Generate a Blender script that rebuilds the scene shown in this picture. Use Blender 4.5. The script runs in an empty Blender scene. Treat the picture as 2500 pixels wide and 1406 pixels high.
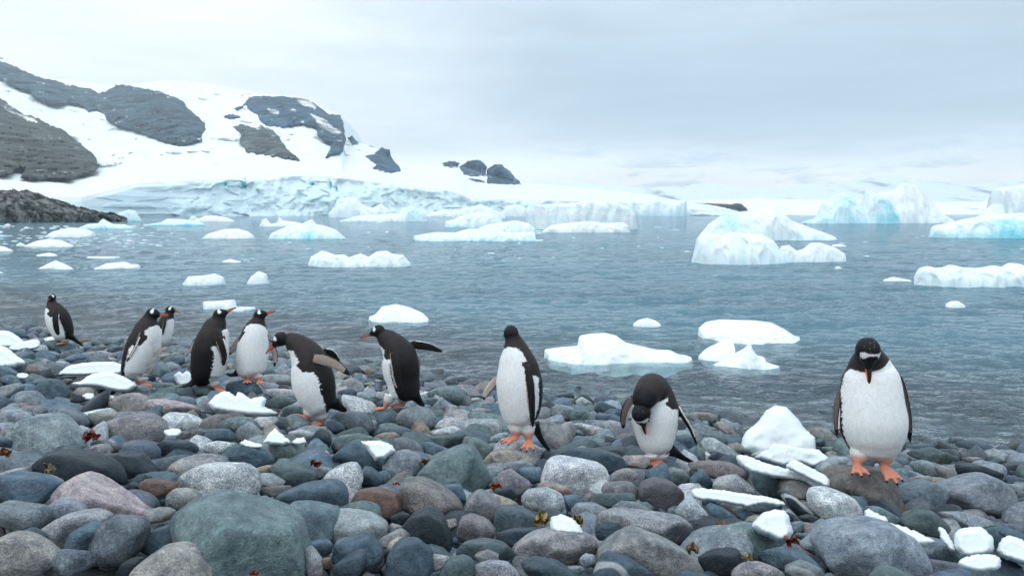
import bpy, math, random
import numpy as np
from mathutils import Vector, kdtree
from mathutils.bvhtree import BVHTree
from mathutils.geometry import delaunay_2d_cdt
rad = math.radians
S = bpy.context.scene
COL = S.collection
rng = np.random.default_rng(11)

# ---------------------------------------------------------------- camera
FPX = 1900.0; CW, CH = 2500.0, 1406.0; HOR = 522.0
CAMH = 1.85
PITCH = math.atan((CH/2-HOR)/FPX)
cam_d = bpy.data.cameras.new('camera'); cam = bpy.data.objects.new('camera', cam_d); COL.objects.link(cam)
cam.location = (0, 0, CAMH); cam.rotation_euler = (math.pi/2-PITCH, 0, 0)
cam_d.sensor_width = 36; cam_d.lens = 36*FPX/CW; cam_d.clip_start = .05; cam_d.clip_end = 30000
S.camera = cam
CP = np.array([0, 0, CAMH])
CR = np.array([1., 0, 0]); CU = np.array([0, math.sin(PITCH), math.cos(PITCH)]); CF = np.array([0, math.cos(PITCH), -math.sin(PITCH)])

# ---------------------------------------------------------------- world and sun
W = bpy.data.worlds.new('World'); S.world = W; W.use_nodes = True
SUN_EL, SUN_AZ = 52, 215      # azimuth clockwise from +Y
class NT:
    def __init__(s, tree): s.t = tree; s.t.nodes.clear()
    def n(s, kind, ins=None, **kw):
        nd = s.t.nodes.new(kind)
        for k, v in kw.items(): setattr(nd, k, v)
        for k, v in (ins or {}).items():
            sock = nd.inputs[k]
            if isinstance(v, bpy.types.NodeSocket): s.t.links.new(v, sock)
            else: sock.default_value = v
        return nd
    def math(s, op, a, b=0.0, clamp=False):
        return s.n('ShaderNodeMath', {0: a, 1: b}, operation=op, use_clamp=clamp).outputs[0]
    def mix(s, f, a, b, mode='MIX'):
        nd = s.n('ShaderNodeMix', data_type='RGBA', blend_type=mode)
        for k, v in ((0, f), (6, a), (7, b)):
            if isinstance(v, bpy.types.NodeSocket): s.t.links.new(v, nd.inputs[k])
            else: nd.inputs[k].default_value = v if k == 0 else (*v[:3], 1)
        return nd.outputs[2]
    def smooth(s, x, a, b, lo=0.0, hi=1.0):
        return s.n('ShaderNodeMapRange', {'Value': x, 'From Min': a, 'From Max': b, 'To Min': lo, 'To Max': hi}, interpolation_type='SMOOTHSTEP').outputs[0]
    def noise(s, vec, scale, detail=4, rough=.55, dist=0.0):
        return s.n('ShaderNodeTexNoise', {'Vector': vec, 'Scale': scale, 'Detail': detail, 'Roughness': rough, 'Distortion': dist}).outputs['Fac']
    def scl(s, vec, xyz):
        return s.n('ShaderNodeMapping', {'Vector': vec, 'Scale': xyz}).outputs[0]
w = NT(W.node_tree)
sky = w.n('ShaderNodeTexSky', sky_type='NISHITA', sun_disc=False, sun_elevation=rad(SUN_EL), sun_rotation=rad(SUN_AZ), air_density=1.0, dust_density=2.0)
tc = w.n('ShaderNodeTexCoord').outputs['Generated']
sep = w.n('ShaderNodeSeparateXYZ', {0: tc})
Z, X, Y = sep.outputs[2], sep.outputs[0], sep.outputs[1]
warp = w.noise(w.scl(tc, (1.5, 1.5, 6)), 1.6, 3)
Zw = w.math('ADD', Z, w.math('MULTIPLY', w.math('SUBTRACT', warp, .5), .07))
# overcast: bright low band at the horizon, grey cloud base above it, brighter overhead
base = w.n('ShaderNodeValToRGB', {0: w.math('MULTIPLY', Zw, 1.6)})
cr = base.color_ramp; cr.interpolation = 'B_SPLINE'
stops = [(0.0, (.84, .95, 1.04)), (.05, (1.02, 1.10, 1.16)), (.095, (.95, 1.05, 1.13)), (.15, (.47, .59, .71)), (.24, (.44, .56, .68)), (.36, (.54, .67, .79)), (.52, (.72, .86, .97)), (.75, (1.0, 1.06, 1.1)), (1.0, (1.0, 1.0, 1.0))]
while len(cr.elements) < len(stops): cr.elements.new(.5)
for e, (p, c) in zip(cr.elements, stops): e.position = p; e.color = (*c, 1)
# thinner, whiter cloud to the left
left = w.smooth(w.math('ADD', X, w.math('MULTIPLY', w.math('SUBTRACT', w.noise(w.scl(tc, (1, 1, 2.5)), 2.2, 4), .5), .5)), .12, -.32)
c1 = w.mix(w.math('MULTIPLY', left, .93), base.outputs[0], (1.09, 1.13, 1.16))
cl = w.noise(w.scl(tc, (1.6, 1.6, 9)), 2.4, 6, .55, .3)
wisp = w.noise(w.scl(tc, (2.2, 2.2, 11)), 3.6, 7, .62, .3)
wk = w.math('MULTIPLY', w.smooth(wisp, .50, .64), w.math('MULTIPLY', w.smooth(Z, .115, .07), w.smooth(X, -.02, .12)))
c1 = w.mix(w.math('MULTIPLY', wk, .8), c1, (.56, .70, .84))
c2 = w.mix(1.0, c1, w.n('ShaderNodeCombineColor', {i: w.smooth(cl, .25, .75, .9, 1.08) for i in range(3)}).outputs[0], 'MULTIPLY')
zen = w.smooth(Z, .38, .8)
c3 = w.mix(zen, c2, (1.30, 1.50, 1.70))
c4 = w.mix(1.0, c3, (10., 10., 10.), 'MULTIPLY')
c5 = w.mix(.06, c4, sky.outputs[0])
bg = w.n('ShaderNodeBackground', {'Color': c5, 'Strength': .1})
w.n('ShaderNodeOutputWorld', {'Surface': bg.outputs[0]})
sun_d = bpy.data.lights.new('sun', 'SUN'); sun_d.energy = .6; sun_d.angle = rad(22); sun_d.color = (1, .97, .93)
sun = bpy.data.objects.new('sun', sun_d); COL.objects.link(sun)
_az = rad(SUN_AZ); _el = rad(SUN_EL)
sun.rotation_euler = Vector((math.sin(_az)*math.cos(_el), math.cos(_az)*math.cos(_el), math.sin(_el))).to_track_quat('Z', 'Y').to_euler()
S.view_settings.view_transform = 'Standard'; S.view_settings.look = 'None'; S.view_settings.exposure = 0.08; S.view_settings.gamma = 1
S.cycles.max_bounces = 6; S.cycles.transparent_max_bounces = 12; S.cycles.diffuse_bounces = 3; S.cycles.glossy_bounces = 3
S.cycles.volume_bounces = 1

# ---------------------------------------------------------------- helpers
def ray(x, y):
    d = CF + CR*((x-CW/2)/FPX) - CU*((y-CH/2)/FPX)
    return d
def at(x, y, D):
    d = ray(x, y); return CP + d*(D/d[1])
def at_arr(x, y, D):
    x = np.asarray(x, float); y = np.asarray(y, float); D = np.asarray(D, float)
    d = CF[None]+CR[None]*((x-CW/2)/FPX)[:, None]-CU[None]*((y-CH/2)/FPX)[:, None]
    return CP[None]+d*(D/d[:, 1])[:, None]
def proj(P):
    q = np.asarray(P)-CP; z = q@CF
    return CW/2+FPX*(q@CR)/z, CH/2-FPX*(q@CU)/z
def water_D(y):
    d = ray(CW/2, y); return d[1]*CAMH/(-d[2])
# shoreline and beach height
SA = np.array([3.94, 6.0]); SB = np.array([-8.3, 12.8]); SD = (SB-SA)/np.linalg.norm(SB-SA); SN = np.array([-SD[1], SD[0]])
if SN[1] > 0: SN = -SN
def sdist(x, y):
    base = (x-SA[0])*SN[0]+(y-SA[1])*SN[1]
    return base + .22*np.sin(x*.9+y*.3+.6)+.12*np.sin(x*2.3-1.)
def ground(x, y):
    s = sdist(x, y)
    return np.where(s > 0, .14*s+.006*s*s, .17*s)-.0
def ground_hit(x, y, lift=0.0):
    d = ray(x, y); t = np.linspace(1.2, 40, 1600)
    P = CP[None]+d[None]*t[:, None]
    g = ground(P[:, 0], P[:, 1])+lift-P[:, 2]
    i = int(np.argmax(g > 0)); a, b = t[max(i-1, 0)], t[i]
    for _ in range(18):
        m = (a+b)/2; p = CP+d*m
        if ground(p[0], p[1])+lift-p[2] > 0: b = m
        else: a = m
    return CP+d*b
_perm = np.random.default_rng(5).permutation(512)
_perm = np.concatenate([_perm, _perm, _perm])
_grad = np.random.default_rng(6).normal(size=(512, 3)); _grad /= np.linalg.norm(_grad, axis=1)[:, None]
def pnoise(P):
    P = np.asarray(P, float); i = np.floor(P).astype(int); f = P-i; i &= 511
    u = f*f*f*(f*(f*6-15)+10)
    def g(dx, dy, dz):
        h = _perm[_perm[_perm[(i[:, 0]+dx) & 511]+((i[:, 1]+dy) & 511)]+((i[:, 2]+dz) & 511)]
        gr = _grad[h & 511]
        return gr[:, 0]*(f[:, 0]-dx)+gr[:, 1]*(f[:, 1]-dy)+gr[:, 2]*(f[:, 2]-dz)
    def L(a, b, t): return a+(b-a)*t
    x00 = L(g(0, 0, 0), g(1, 0, 0), u[:, 0]); x10 = L(g(0, 1, 0), g(1, 1, 0), u[:, 0])
    x01 = L(g(0, 0, 1), g(1, 0, 1), u[:, 0]); x11 = L(g(0, 1, 1), g(1, 1, 1), u[:, 0])
    return L(L(x00, x10, u[:, 1]), L(x01, x11, u[:, 1]), u[:, 2])*1.6
def fbm(P, oct=4, gain=.5):
    P = np.asarray(P, float); r = 0; a = 1.0; n = 0
    for k in range(oct):
        r = r+a*pnoise(P*(2.03**k)+17.3*k); n += a; a *= gain
    return r/n
def ridged(P, oct=4, gain=.5):
    P = np.asarray(P, float); r = 0; a = 1.0; n = 0
    for k in range(oct):
        r = r+a*(1-2*np.abs(pnoise(P*(2.1**k)+9.1*k))); n += a; a *= gain
    return r/n
def new_mesh(name, V, F, mat=None, colors=None, smooth=True, extra=None):
    me = bpy.data.meshes.new(name)
    V = np.asarray(V, np.float32)
    if isinstance(F, np.ndarray) and F.ndim == 2:
        k = F.shape[1]
        me.vertices.add(len(V)); me.vertices.foreach_set('co', V.ravel())
        me.loops.add(F.size); me.loops.foreach_set('vertex_index', F.astype(np.int32).ravel())
        me.polygons.add(len(F)); me.polygons.foreach_set('loop_start', np.arange(0, F.size, k, dtype=np.int32))
        me.polygons.foreach_set('loop_total', np.full(len(F), k, np.int32))
        me.update(calc_edges=True)
    else:
        me.from_pydata([tuple(map(float, v)) for v in V], [], [tuple(int(q) for q in f) for f in F])
        me.update()
    if smooth: me.polygons.foreach_set('use_smooth', np.ones(len(me.polygons), bool))
    if colors is not None:
        ca = me.color_attributes.new('col', 'FLOAT_COLOR', 'POINT')
        c = np.asarray(colors, np.float32)
        if c.shape[1] == 3: c = np.hstack([c, np.ones((len(c), 1), np.float32)])
        ca.data.foreach_set('color', c.ravel())
    for k, a in (extra or {}).items():
        at_ = me.attributes.new(k, 'FLOAT', 'POINT'); at_.data.foreach_set('value', np.asarray(a, np.float32))
    if mat: me.materials.append(mat)
    return me
def link(name, me, parent=None, loc=None):
    o = bpy.data.objects.new(name, me); COL.objects.link(o)
    if parent: o.parent = parent
    if loc is not None: o.location = tuple(float(q) for q in loc)
    return o
def tag(o, label=None, cat=None, group=None, kind=None):
    if label: o['label'] = label
    if cat: o['category'] = cat
    if group: o['group'] = group
    if kind: o['kind'] = kind
    return o
def put(name, V, F, mat, colors=None, parent=None, extra=None, smooth=True):
    V = np.asarray(V, float); c = V.mean(0) if parent is None else np.zeros(3)
    if parent is None: c[2] = V[:, 2].min()
    return link(name, new_mesh(name, V-c, F, mat, colors, smooth, extra), parent, c)
def grid_faces(nr, nc, wrap=False):
    r, c = np.meshgrid(np.arange(nr-1), np.arange(nc if wrap else nc-1), indexing='ij')
    a = r*nc+c; b = r*nc+(c+1) % nc; return np.stack([a, b, b+nc, a+nc], -1).reshape(-1, 4)
def material(name):
    m = bpy.data.materials.new(name); m.use_nodes = True
    return m, NT(m.node_tree)

# ---------------------------------------------------------------- materials
def mat_stone():
    m, t = material('beach stone')
    geo = t.n('ShaderNodeNewGeometry'); P = geo.outputs['Position']
    ca = t.n('ShaderNodeAttribute', attribute_name='col'); col = ca.outputs['Color']
    sp = t.n('ShaderNodeAttribute', attribute_name='speck').outputs['Fac']
    ve = t.n('ShaderNodeAttribute', attribute_name='vein').outputs['Fac']
    n1 = t.noise(P, 11, 6, .68, .4); n2 = t.noise(P, 230, 3, .75); n3 = t.noise(P, 40, 5, .7)
    vor = t.n('ShaderNodeTexVoronoi', {'Vector': P, 'Scale': 210.}, feature='F1').outputs['Distance']
    a = t.mix(t.smooth(n1, .3, .7), t.mix(1.0, col, (.58, .61, .66), 'MULTIPLY'), t.mix(1.0, col, (1.38, 1.34, 1.28), 'MULTIPLY'))
    a = t.mix(t.math('MULTIPLY', t.smooth(n3, .5, .66), .6), a, t.mix(1.0, col, (1.9, 1.8, 1.65), 'MULTIPLY'))
    a = t.mix(t.math('MULTIPLY', t.smooth(n3, .46, .34), .6), a, t.mix(1.0, col, (.4, .42, .46), 'MULTIPLY'))
    # crystals of granite
    k = t.smooth(n2, .38, .64, .45, 1.6)
    g = t.n('ShaderNodeCombineColor', {0: k, 1: k, 2: k}).outputs[0]
    a = t.mix(t.math('MULTIPLY', sp, .95, True), a, t.mix(1.0, a, g, 'MULTIPLY'))
    a = t.mix(t.math('MULTIPLY', t.smooth(vor, .25, .12), t.math('MULTIPLY', sp, .65)), a, (.03, .035, .04))
    # quartz veins
    wv = t.n('ShaderNodeTexWave', {'Vector': P, 'Scale': 1.7, 'Distortion': 5.5, 'Detail': 3., 'Detail Scale': 1.4}, wave_type='BANDS', bands_direction='DIAGONAL').outputs['Fac']
    a = t.mix(t.math('MULTIPLY', t.smooth(wv, .965, .995), ve, True), a, (.40, .43, .45))
    # wet close to the water
    z = t.n('ShaderNodeSeparateXYZ', {0: P}).outputs[2]
    wet = t.smooth(t.math('ADD', z, t.math('MULTIPLY', n1, .06)), .13, .03)
    a = t.mix(wet, a, t.mix(1.0, a, (.42, .46, .48), 'MULTIPLY'))
    bh = t.math('ADD', t.math('MULTIPLY', n2, .35), t.math('ADD', t.math('MULTIPLY', n3, .9), n1))
    bump = t.n('ShaderNodeBump', {'Strength': .8, 'Distance': .014, 'Height': bh})
    cv = t.n('ShaderNodeTexVoronoi', {'Vector': t.n('ShaderNodeVectorMath', {0: P, 1: t.n('ShaderNodeTexNoise', {'Vector': P, 'Scale': 18.}).outputs['Color']}, operation='ADD').outputs[0], 'Scale': 7.5}, feature='DISTANCE_TO_EDGE').outputs['Distance']
    crk = t.math('MULTIPLY', t.smooth(cv, .018, .004), t.smooth(n1, .5, .6))
    a = t.mix(t.math('MULTIPLY', crk, .6), a, (.02, .025, .03))
    lumc = t.n('ShaderNodeRGBToBW', {0: col}).outputs[0]
    rough = t.math('SUBTRACT', t.math('ADD', t.smooth(n3, .3, .7, -.08, .08), t.smooth(lumc, .03, .16, .36, .62)), t.math('MULTIPLY', wet, .4))
    b = t.n('ShaderNodeBsdfPrincipled', {'Base Color': a, 'Roughness': rough, 'Normal': bump.outputs[0], 'Specular IOR Level': .28})
    t.n('ShaderNodeOutputMaterial', {'Surface': b.outputs[0]}); return m
def mat_ice(name, big=False):
    m, t = material(name)
    P = t.n('ShaderNodeNewGeometry').outputs['Position']
    bl = t.n('ShaderNodeAttribute', attribute_name='blue').outputs['Fac']
    sc = .25 if big else 4.
    n1 = t.noise(P, sc, 4, .6); n2 = t.noise(P, sc*9, 5, .65)
    f = t.math('ADD', bl, t.math('MULTIPLY', t.math('SUBTRACT', n1, .5), t.math('MULTIPLY', bl, 1.2)), True)
    r = t.n('ShaderNodeValToRGB', {0: f})
    el = r.color_ramp.elements
    el[0].position = 0; el[0].color = (.82, .86, .88, 1); el[1].position = 1; el[1].color = (.10, .52, .70, 1)
    e = el.new(.3); e.color = (.66, .84, .89, 1)
    e = el.new(.6); e.color = (.34, .73, .83, 1)
    bump = t.n('ShaderNodeBump', {'Strength': .45 if big else .3, 'Distance': .6 if big else .012, 'Height': t.math('ADD', t.math('MULTIPLY', n2, .5), n1)})
    b = t.n('ShaderNodeBsdfPrincipled', {'Base Color': r.outputs[0], 'Roughness': .42, 'Normal': bump.outputs[0], 'Specular IOR Level': .35,
        'Subsurface Weight': 0.0 if big else .25, 'Subsurface Radius': (.02, .05, .07), 'Subsurface Scale': 1.0})
    t.n('ShaderNodeOutputMaterial', {'Surface': b.outputs[0]}); return m
def mat_rock():
    m, t = material('cliff rock')
    P = t.n('ShaderNodeNewGeometry').outputs['Position']
    ca = t.n('ShaderNodeAttribute', attribute_name='col').outputs['Color']
    rs = t.n('ShaderNodeAttribute', attribute_name='rs').outputs['Fac']
    Q = t.n('ShaderNodeVectorMath', {0: P, 'Scale': rs}, operation='SCALE').outputs[0]
    n1 = t.noise(Q, .5, 7, .68, .4); n2 = t.noise(t.scl(Q, (1, 1, .25)), 1.6, 6, .7)
    a = t.mix(t.smooth(n1, .38, .66), t.mix(1.0, ca, (.25, .27, .30), 'MULTIPLY'), t.mix(1.0, ca, (1.9, 1.85, 1.8), 'MULTIPLY'))
    a = t.mix(t.smooth(n2, .5, .72, 0, .5), a, t.mix(1.0, ca, (1.7, 1.8, 1.65), 'MULTIPLY'))
    a = t.mix(t.smooth(n2, .42, .3, 0, .7), a, (.012, .016, .02))
    bump = t.n('ShaderNodeBump', {'Strength': .8, 'Distance': .5, 'Height': t.math('ADD', n1, n2)})
    b = t.n('ShaderNodeBsdfPrincipled', {'Base Color': a, 'Roughness': .85, 'Normal': bump.outputs[0], 'Specular IOR Level': .2})
    t.n('ShaderNodeOutputMaterial', {'Surface': b.outputs[0]}); return m
def mat_ground():
    m, t = material('shingle')
    P = t.n('ShaderNodeNewGeometry').outputs['Position']
    v = t.n('ShaderNodeTexVoronoi', {'Vector': P, 'Scale': 22.}); d = v.outputs['Distance']
    a = t.mix(t.smooth(t.noise(P, 6, 4), .3, .7), (.03, .04, .045), (.07, .085, .09))
    a = t.mix(t.smooth(d, .2, .6), a, (.012, .016, .02))
    bump = t.n('ShaderNodeBump', {'Strength': 1., 'Distance': .02, 'Height': t.math('MULTIPLY', d, -1.)})
    b = t.n('ShaderNodeBsdfPrincipled', {'Base Color': a, 'Roughness': .7, 'Normal': bump.outputs[0]})
    t.n('ShaderNodeOutputMaterial', {'Surface': b.outputs[0]}); return m
def mat_water():
    m, t = material('sea water')
    P = t.n('ShaderNodeNewGeometry').outputs['Position']
    dep = t.n('ShaderNodeAttribute', attribute_name='depth').outputs['Fac']
    n0 = t.noise(t.scl(P, (.06, .12, 1)), 1., 3); n1 = t.noise(t.scl(P, (1.7, 2.0, 1)), 1.9, 5, .64, .5)
    n2 = t.noise(t.scl(P, (1.5, 2.0, 1)), 8., 4, .6, .3); n3 = t.noise(t.scl(P, (1, 1.6, 1)), .33, 3, .55)
    h = t.math('ADD', t.math('MULTIPLY', n1, .115), t.math('ADD', t.math('MULTIPLY', n2, .034), t.math('MULTIPLY', n3, .14)))
    bump = t.n('ShaderNodeBump', {'Strength': 1.0, 'Distance': WAVE, 'Height': h})
    tint = t.mix(t.smooth(n0, .35, .65), (.022, .10, .135), (.045, .15, .19))
    body = t.n('ShaderNodeBsdfDiffuse', {'Color': tint})
    tr = t.n('ShaderNodeBsdfTransparent', {'Color': (.78, .93, .93, 1)})
    under = t.n('ShaderNodeMixShader', {0: t.smooth(dep, 0.0, 1.15, .01, .94), 1: tr.outputs[0], 2: body.outputs[0]})
    gl = t.n('ShaderNodeBsdfGlossy', {'Color': (.93, .96, 1., 1), 'Roughness': .035, 'Normal': bump.outputs[0]})
    fr = t.n('ShaderNodeFresnel', {'IOR': 1.33, 'Normal': bump.outputs[0]})
    mx = t.n('ShaderNodeMixShader', {0: t.math('MULTIPLY', fr.outputs[0], .95), 1: under.outputs[0], 2: gl.outputs[0]})
    t.n('ShaderNodeOutputMaterial', {'Surface': mx.outputs[0]}); return m
def mat_feather():
    m, t = material('plumage')
    tcn = t.n('ShaderNodeTexCoord').outputs['Object']
    ca = t.n('ShaderNodeAttribute', attribute_name='col').outputs['Color']
    n1 = t.noise(t.scl(tcn, (1, 1, .5)), 210, 3, .6); n2 = t.noise(t.scl(tcn, (1, 1, .55)), 75, 3, .55)
    n3 = t.noise(tcn, 14, 3)
    k = t.smooth(t.math('ADD', t.math('MULTIPLY', n1, .6), t.math('MULTIPLY', n2, .4)), .35, .65, .88, 1.06)
    a = t.mix(1.0, ca, t.n('ShaderNodeCombineColor', {0: k, 1: k, 2: k}).outputs[0], 'MULTIPLY')
    lum = t.n('ShaderNodeRGBToBW', {0: ca}).outputs[0]
    dark = t.smooth(lum, .12, .04)
    a = t.mix(t.math('MULTIPLY', t.smooth(n1, .60, .72), t.math('MULTIPLY', dark, t.smooth(n3, .35, .6, .1, .6))), a, (.11, .09, .078))
    a = t.mix(t.math('MULTIPLY', t.smooth(n3, .5, .75), t.math('MULTIPLY', t.smooth(lum, .4, .7), .18)), a, (.62, .56, .46))
    bump = t.n('ShaderNodeBump', {'Strength': .5, 'Distance': .004, 'Height': t.math('ADD', t.math('MULTIPLY', n1, .4), n2)})
    b = t.n('ShaderNodeBsdfPrincipled', {'Base Color': a, 'Roughness': .6, 'Normal': bump.outputs[0], 'Specular IOR Level': .22, 'Sheen Weight': 0.0})
    t.n('ShaderNodeOutputMaterial', {'Surface': b.outputs[0]}); return m
def mat_plain(name, rough=.4, col=None, spec=.5):
    m, t = material(name)
    P = t.n('ShaderNodeTexCoord').outputs['Object']
    c = t.n('ShaderNodeAttribute', attribute_name='col').outputs['Color'] if col is None else t.mix(t.noise(P, 60, 3), col, tuple(q*.6 for q in col))
    if col is None: c = t.mix(t.smooth(t.noise(P, 120, 3), .3, .7, 0, .35), c, t.mix(1.0, c, (.6, .6, .6), 'MULTIPLY'))
    b = t.n('ShaderNodeBsdfPrincipled', {'Base Color': c, 'Roughness': rough, 'Specular IOR Level': spec})
    t.n('ShaderNodeOutputMaterial', {'Surface': b.outputs[0]}); return m
WAVE = .55
M_STONE = mat_stone(); M_ICE = mat_ice('floe ice'); M_BERG = mat_ice('glacier ice', True); M_ROCK = mat_rock()
M_GROUND = mat_ground(); M_WATER = mat_water(); M_FEATH = mat_feather(); M_BEAK = mat_plain('beak horn', .35)
M_EYE = mat_plain('eye', .08, (.012, .008, .006), .8); M_KELP = mat_plain('kelp', .35)

# ---------------------------------------------------------------- generic shape builders
def ico(n):
    import bmesh
    bm = bmesh.new(); bmesh.ops.create_icosphere(bm, subdivisions=n, radius=1)
    V = np.array([v.co[:] for v in bm.verts]); F = np.array([[v.index for v in f.verts] for f in bm.faces]); bm.free()
    return V/np.linalg.norm(V, axis=1)[:, None], F
ICO = {n: ico(n) for n in (2, 3, 4, 5)}
def hull2d(P):
    P = sorted(map(tuple, P))
    def half(pts):
        h = []
        for p in pts:
            while len(h) > 1 and (h[-1][0]-h[-2][0])*(p[1]-h[-2][1])-(h[-1][1]-h[-2][1])*(p[0]-h[-2][0]) <= 0: h.pop()
            h.append(p)
        return h[:-1]
    return np.array(half(P)+half(P[::-1]))
def poly_inside(P, poly):
    x, y = P[:, 0], P[:, 1]; ins = np.zeros(len(P), bool); n = len(poly)
    for i in range(n):
        x1, y1 = poly[i]; x2, y2 = poly[(i+1) % n]
        c = ((y1 > y) != (y2 > y)) & (x < (x2-x1)*(y-y1)/((y2-y1) if y2 != y1 else 1e-9)+x1); ins ^= c
    return ins
def poly_dist(P, poly):
    d = np.full(len(P), 1e9); n = len(poly)
    for i in range(n):
        a = poly[i]; b = poly[(i+1) % n]; ab = b-a; L = (ab**2).sum()+1e-12
        t = np.clip(((P-a)@ab)/L, 0, 1); q = P-(a+t[:, None]*ab); d = np.minimum(d, np.sqrt((q**2).sum(1)))
    return d
def smooth_poly(poly, n=2, keep=.5):
    P = np.asarray(poly, float)
    for _ in range(n):
        Q = np.roll(P, -1, 0); a = P*(1-.25*keep*2/1)+Q*.25*keep*2 if False else P*.78+Q*.22; b = P*.22+Q*.78
        P = np.stack([a, b], 1).reshape(-1, 2)
    return P
def resample(poly, step):
    out = []; n = len(poly)
    for i in range(n):
        a = poly[i]; b = poly[(i+1) % n]; L = np.linalg.norm(b-a); k = max(1, int(round(L/step)))
        for j in range(k): out.append(a+(b-a)*j/k)
    return np.array(out)
def inflate(poly, thick, step, rnd=1.0, rag=0.0, seed=0, nsm=1, thin=False):
    """closed lens-like solid of a 2D outline: returns (P2, h, dist, faces) with front side h>0 and back h<0"""
    poly = smooth_poly(poly, nsm) if nsm else np.asarray(poly, float)
    poly = resample(poly, step)
    if rag:
        q = np.hstack([poly/(rag*4), np.full((len(poly), 1), seed*3.7)])
        poly = poly+rag*np.stack([fbm(q, 3, .6), fbm(q+50, 3, .6)], 1)*1.6
    lo, hi = poly.min(0), poly.max(0)
    gx, gy = np.meshgrid(np.arange(lo[0]+step/2, hi[0], step), np.arange(lo[1]+step/2, hi[1], step))
    G = np.stack([gx.ravel(), gy.ravel()], 1)+np.random.default_rng(seed).uniform(-.22, .22, (gx.size, 2))*step
    G = G[poly_inside(G, poly)]
    if len(G): G = G[poly_dist(G, poly) > step*.55]
    pts = np.vstack([poly, G]); nb = len(poly)
    r = delaunay_2d_cdt([Vector(p) for p in pts.tolist()], [(i, (i+1) % nb) for i in range(nb)], [], 1, 1e-9)
    P2 = np.array([v[:] for v in r[0]]); T = np.array([f for f in r[2]])
    d = poly_dist(P2, poly); R = max(d.max(), 1e-9); Rr = R*rnd
    q = np.clip(d/Rr, 0, 1); h = thick*(np.clip(q*1.9, 0, 1)**.62*(1-.12*q) if thin else np.sqrt(np.clip(1-(1-q)**2, 0, 1))); bnd = d < 1e-7*max(1, R)+1e-9
    n = len(P2); back = np.where(bnd, np.arange(n), 0); ni = (~bnd).sum(); back[~bnd] = n+np.arange(ni)
    P = np.vstack([P2, P2[~bnd]]); H = np.concatenate([h, -h[~bnd]]); DD = np.concatenate([d, d[~bnd]])
    a = P2[T[:, 1]]-P2[T[:, 0]]; b = P2[T[:, 2]]-P2[T[:, 0]]; fl = (a[:, 0]*b[:, 1]-a[:, 1]*b[:, 0]) < 0
    T[fl] = T[fl][:, ::-1]
    F = np.vstack([T, back[T][:, ::-1]])
    return P, H, DD/R, F

# ---------------------------------------------------------------- ground and sea
def build_ground():
    xs = np.concatenate([np.array([-900, -400, -200, -120]), np.linspace(-60, -14, 24)[:-1], np.linspace(-14, 10, 240), np.linspace(10, 60, 24)[1:], np.array([120, 200, 400, 900])])
    ys = np.concatenate([np.linspace(-30, 0, 16)[:-1], np.linspace(0, 22, 220), np.linspace(22, 60, 20)[1:], np.array([90, 150, 300, 900])])
    X, Y = np.meshgrid(xs, ys); x, y = X.ravel(), Y.ravel()
    z = np.maximum(ground(x, y), -1.7)-.055+.03*fbm(np.stack([x*1.8, y*1.8, 0*x], 1), 4)
    z = np.minimum(z, 2.2)
    put('shingle_ground', np.stack([x, y, z], 1), grid_faces(len(ys), len(xs)), M_GROUND)
    o = bpy.data.objects['shingle_ground']; tag(o, kind='structure')
build_ground()
def build_water():
    D = [3.2]
    while D[-1] < 26: D.append(D[-1]*1.0046)
    while D[-1] < 90: D.append(D[-1]*1.012)
    while D[-1] < 26000: D.append(D[-1]*1.25)
    D = np.array(D); nc = 620; px = np.linspace(-1500, 4000, nc)
    t = (px-CW/2)/FPX
    X = (D[:, None]*t[None]).ravel(); Y = np.repeat(D, nc)
    r = np.random.default_rng(3); z = np.zeros(len(X)); ox = np.zeros(len(X)); oy = np.zeros(len(X))
    wx = .35*fbm(np.stack([X*.35, Y*.35, 0*X], 1), 3)
    for k in range(26):
        lam = .16*1.16**k if k < 13 else r.uniform(.3, 2.2)
        ang = math.pi/2+r.normal(0, .75)+.25
        kx, ky = math.cos(ang)*2*math.pi/lam, math.sin(ang)*2*math.pi/lam
        a = .0062*lam**.8; ph = kx*X+ky*Y+r.uniform(0, 6.28)+wx*3.
        fade = np.clip(1.3-Y/(70*lam**.7), 0, 1)
        z += a*np.sin(ph)*fade; ox -= math.cos(ang)*a*np.cos(ph)*.7*fade; oy -= math.sin(ang)*a*np.cos(ph)*.7*fade
    amp = np.clip(.75+.9*fbm(np.stack([X*.16, Y*.3, 0*X+4], 1), 3), .25, 1.7)
    shal = np.clip(-sdist(X, Y)/1.2, .45, 1)
    V = np.stack([X+ox*amp*shal, Y+oy*amp*shal, z*amp*shal], 1)
    dep = np.clip(-ground(X, Y), 0, 5)
    o = put('water', V, grid_faces(len(D), nc), M_WATER, extra={'depth': dep}); tag(o, kind='structure')
build_water()

# ---------------------------------------------------------------- mountain, glacier, rock faces
def itp(x, pts):
    p = np.asarray(pts, float); return np.interp(x, p[:, 0], p[:, 1])
SKY = [(-900, 20), (-500, 70), (-200, 110), (0, 140), (60, 158), (130, 183), (200, 200), (270, 208), (330, 206), (400, 196), (470, 200), (560, 214), (640, 228), (700, 234), (760, 243), (800, 270), (834, 283), (843, 338), (880, 348), (920, 362), (960, 388), (1000, 400), (1050, 402), (1100, 398), (1150, 410), (1200, 428), (1275, 447), (1350, 452), (1450, 461), (1530, 470), (1600, 478), (1660, 490), (1740, 505), (1830, 516), (1990, 524), (2080, 529), (2400, 531)]
FT = [(-900, 470), (0, 470), (120, 482), (200, 482), (260, 468), (330, 449), (450, 442), (560, 434), (680, 430), (760, 428), (850, 436), (950, 450), (1050, 458), (1130, 470), (1150, 482), (1220, 486), (1300, 488), (1450, 492), (1600, 499), (1700, 512), (1990, 527), (2400, 532)]
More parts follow.
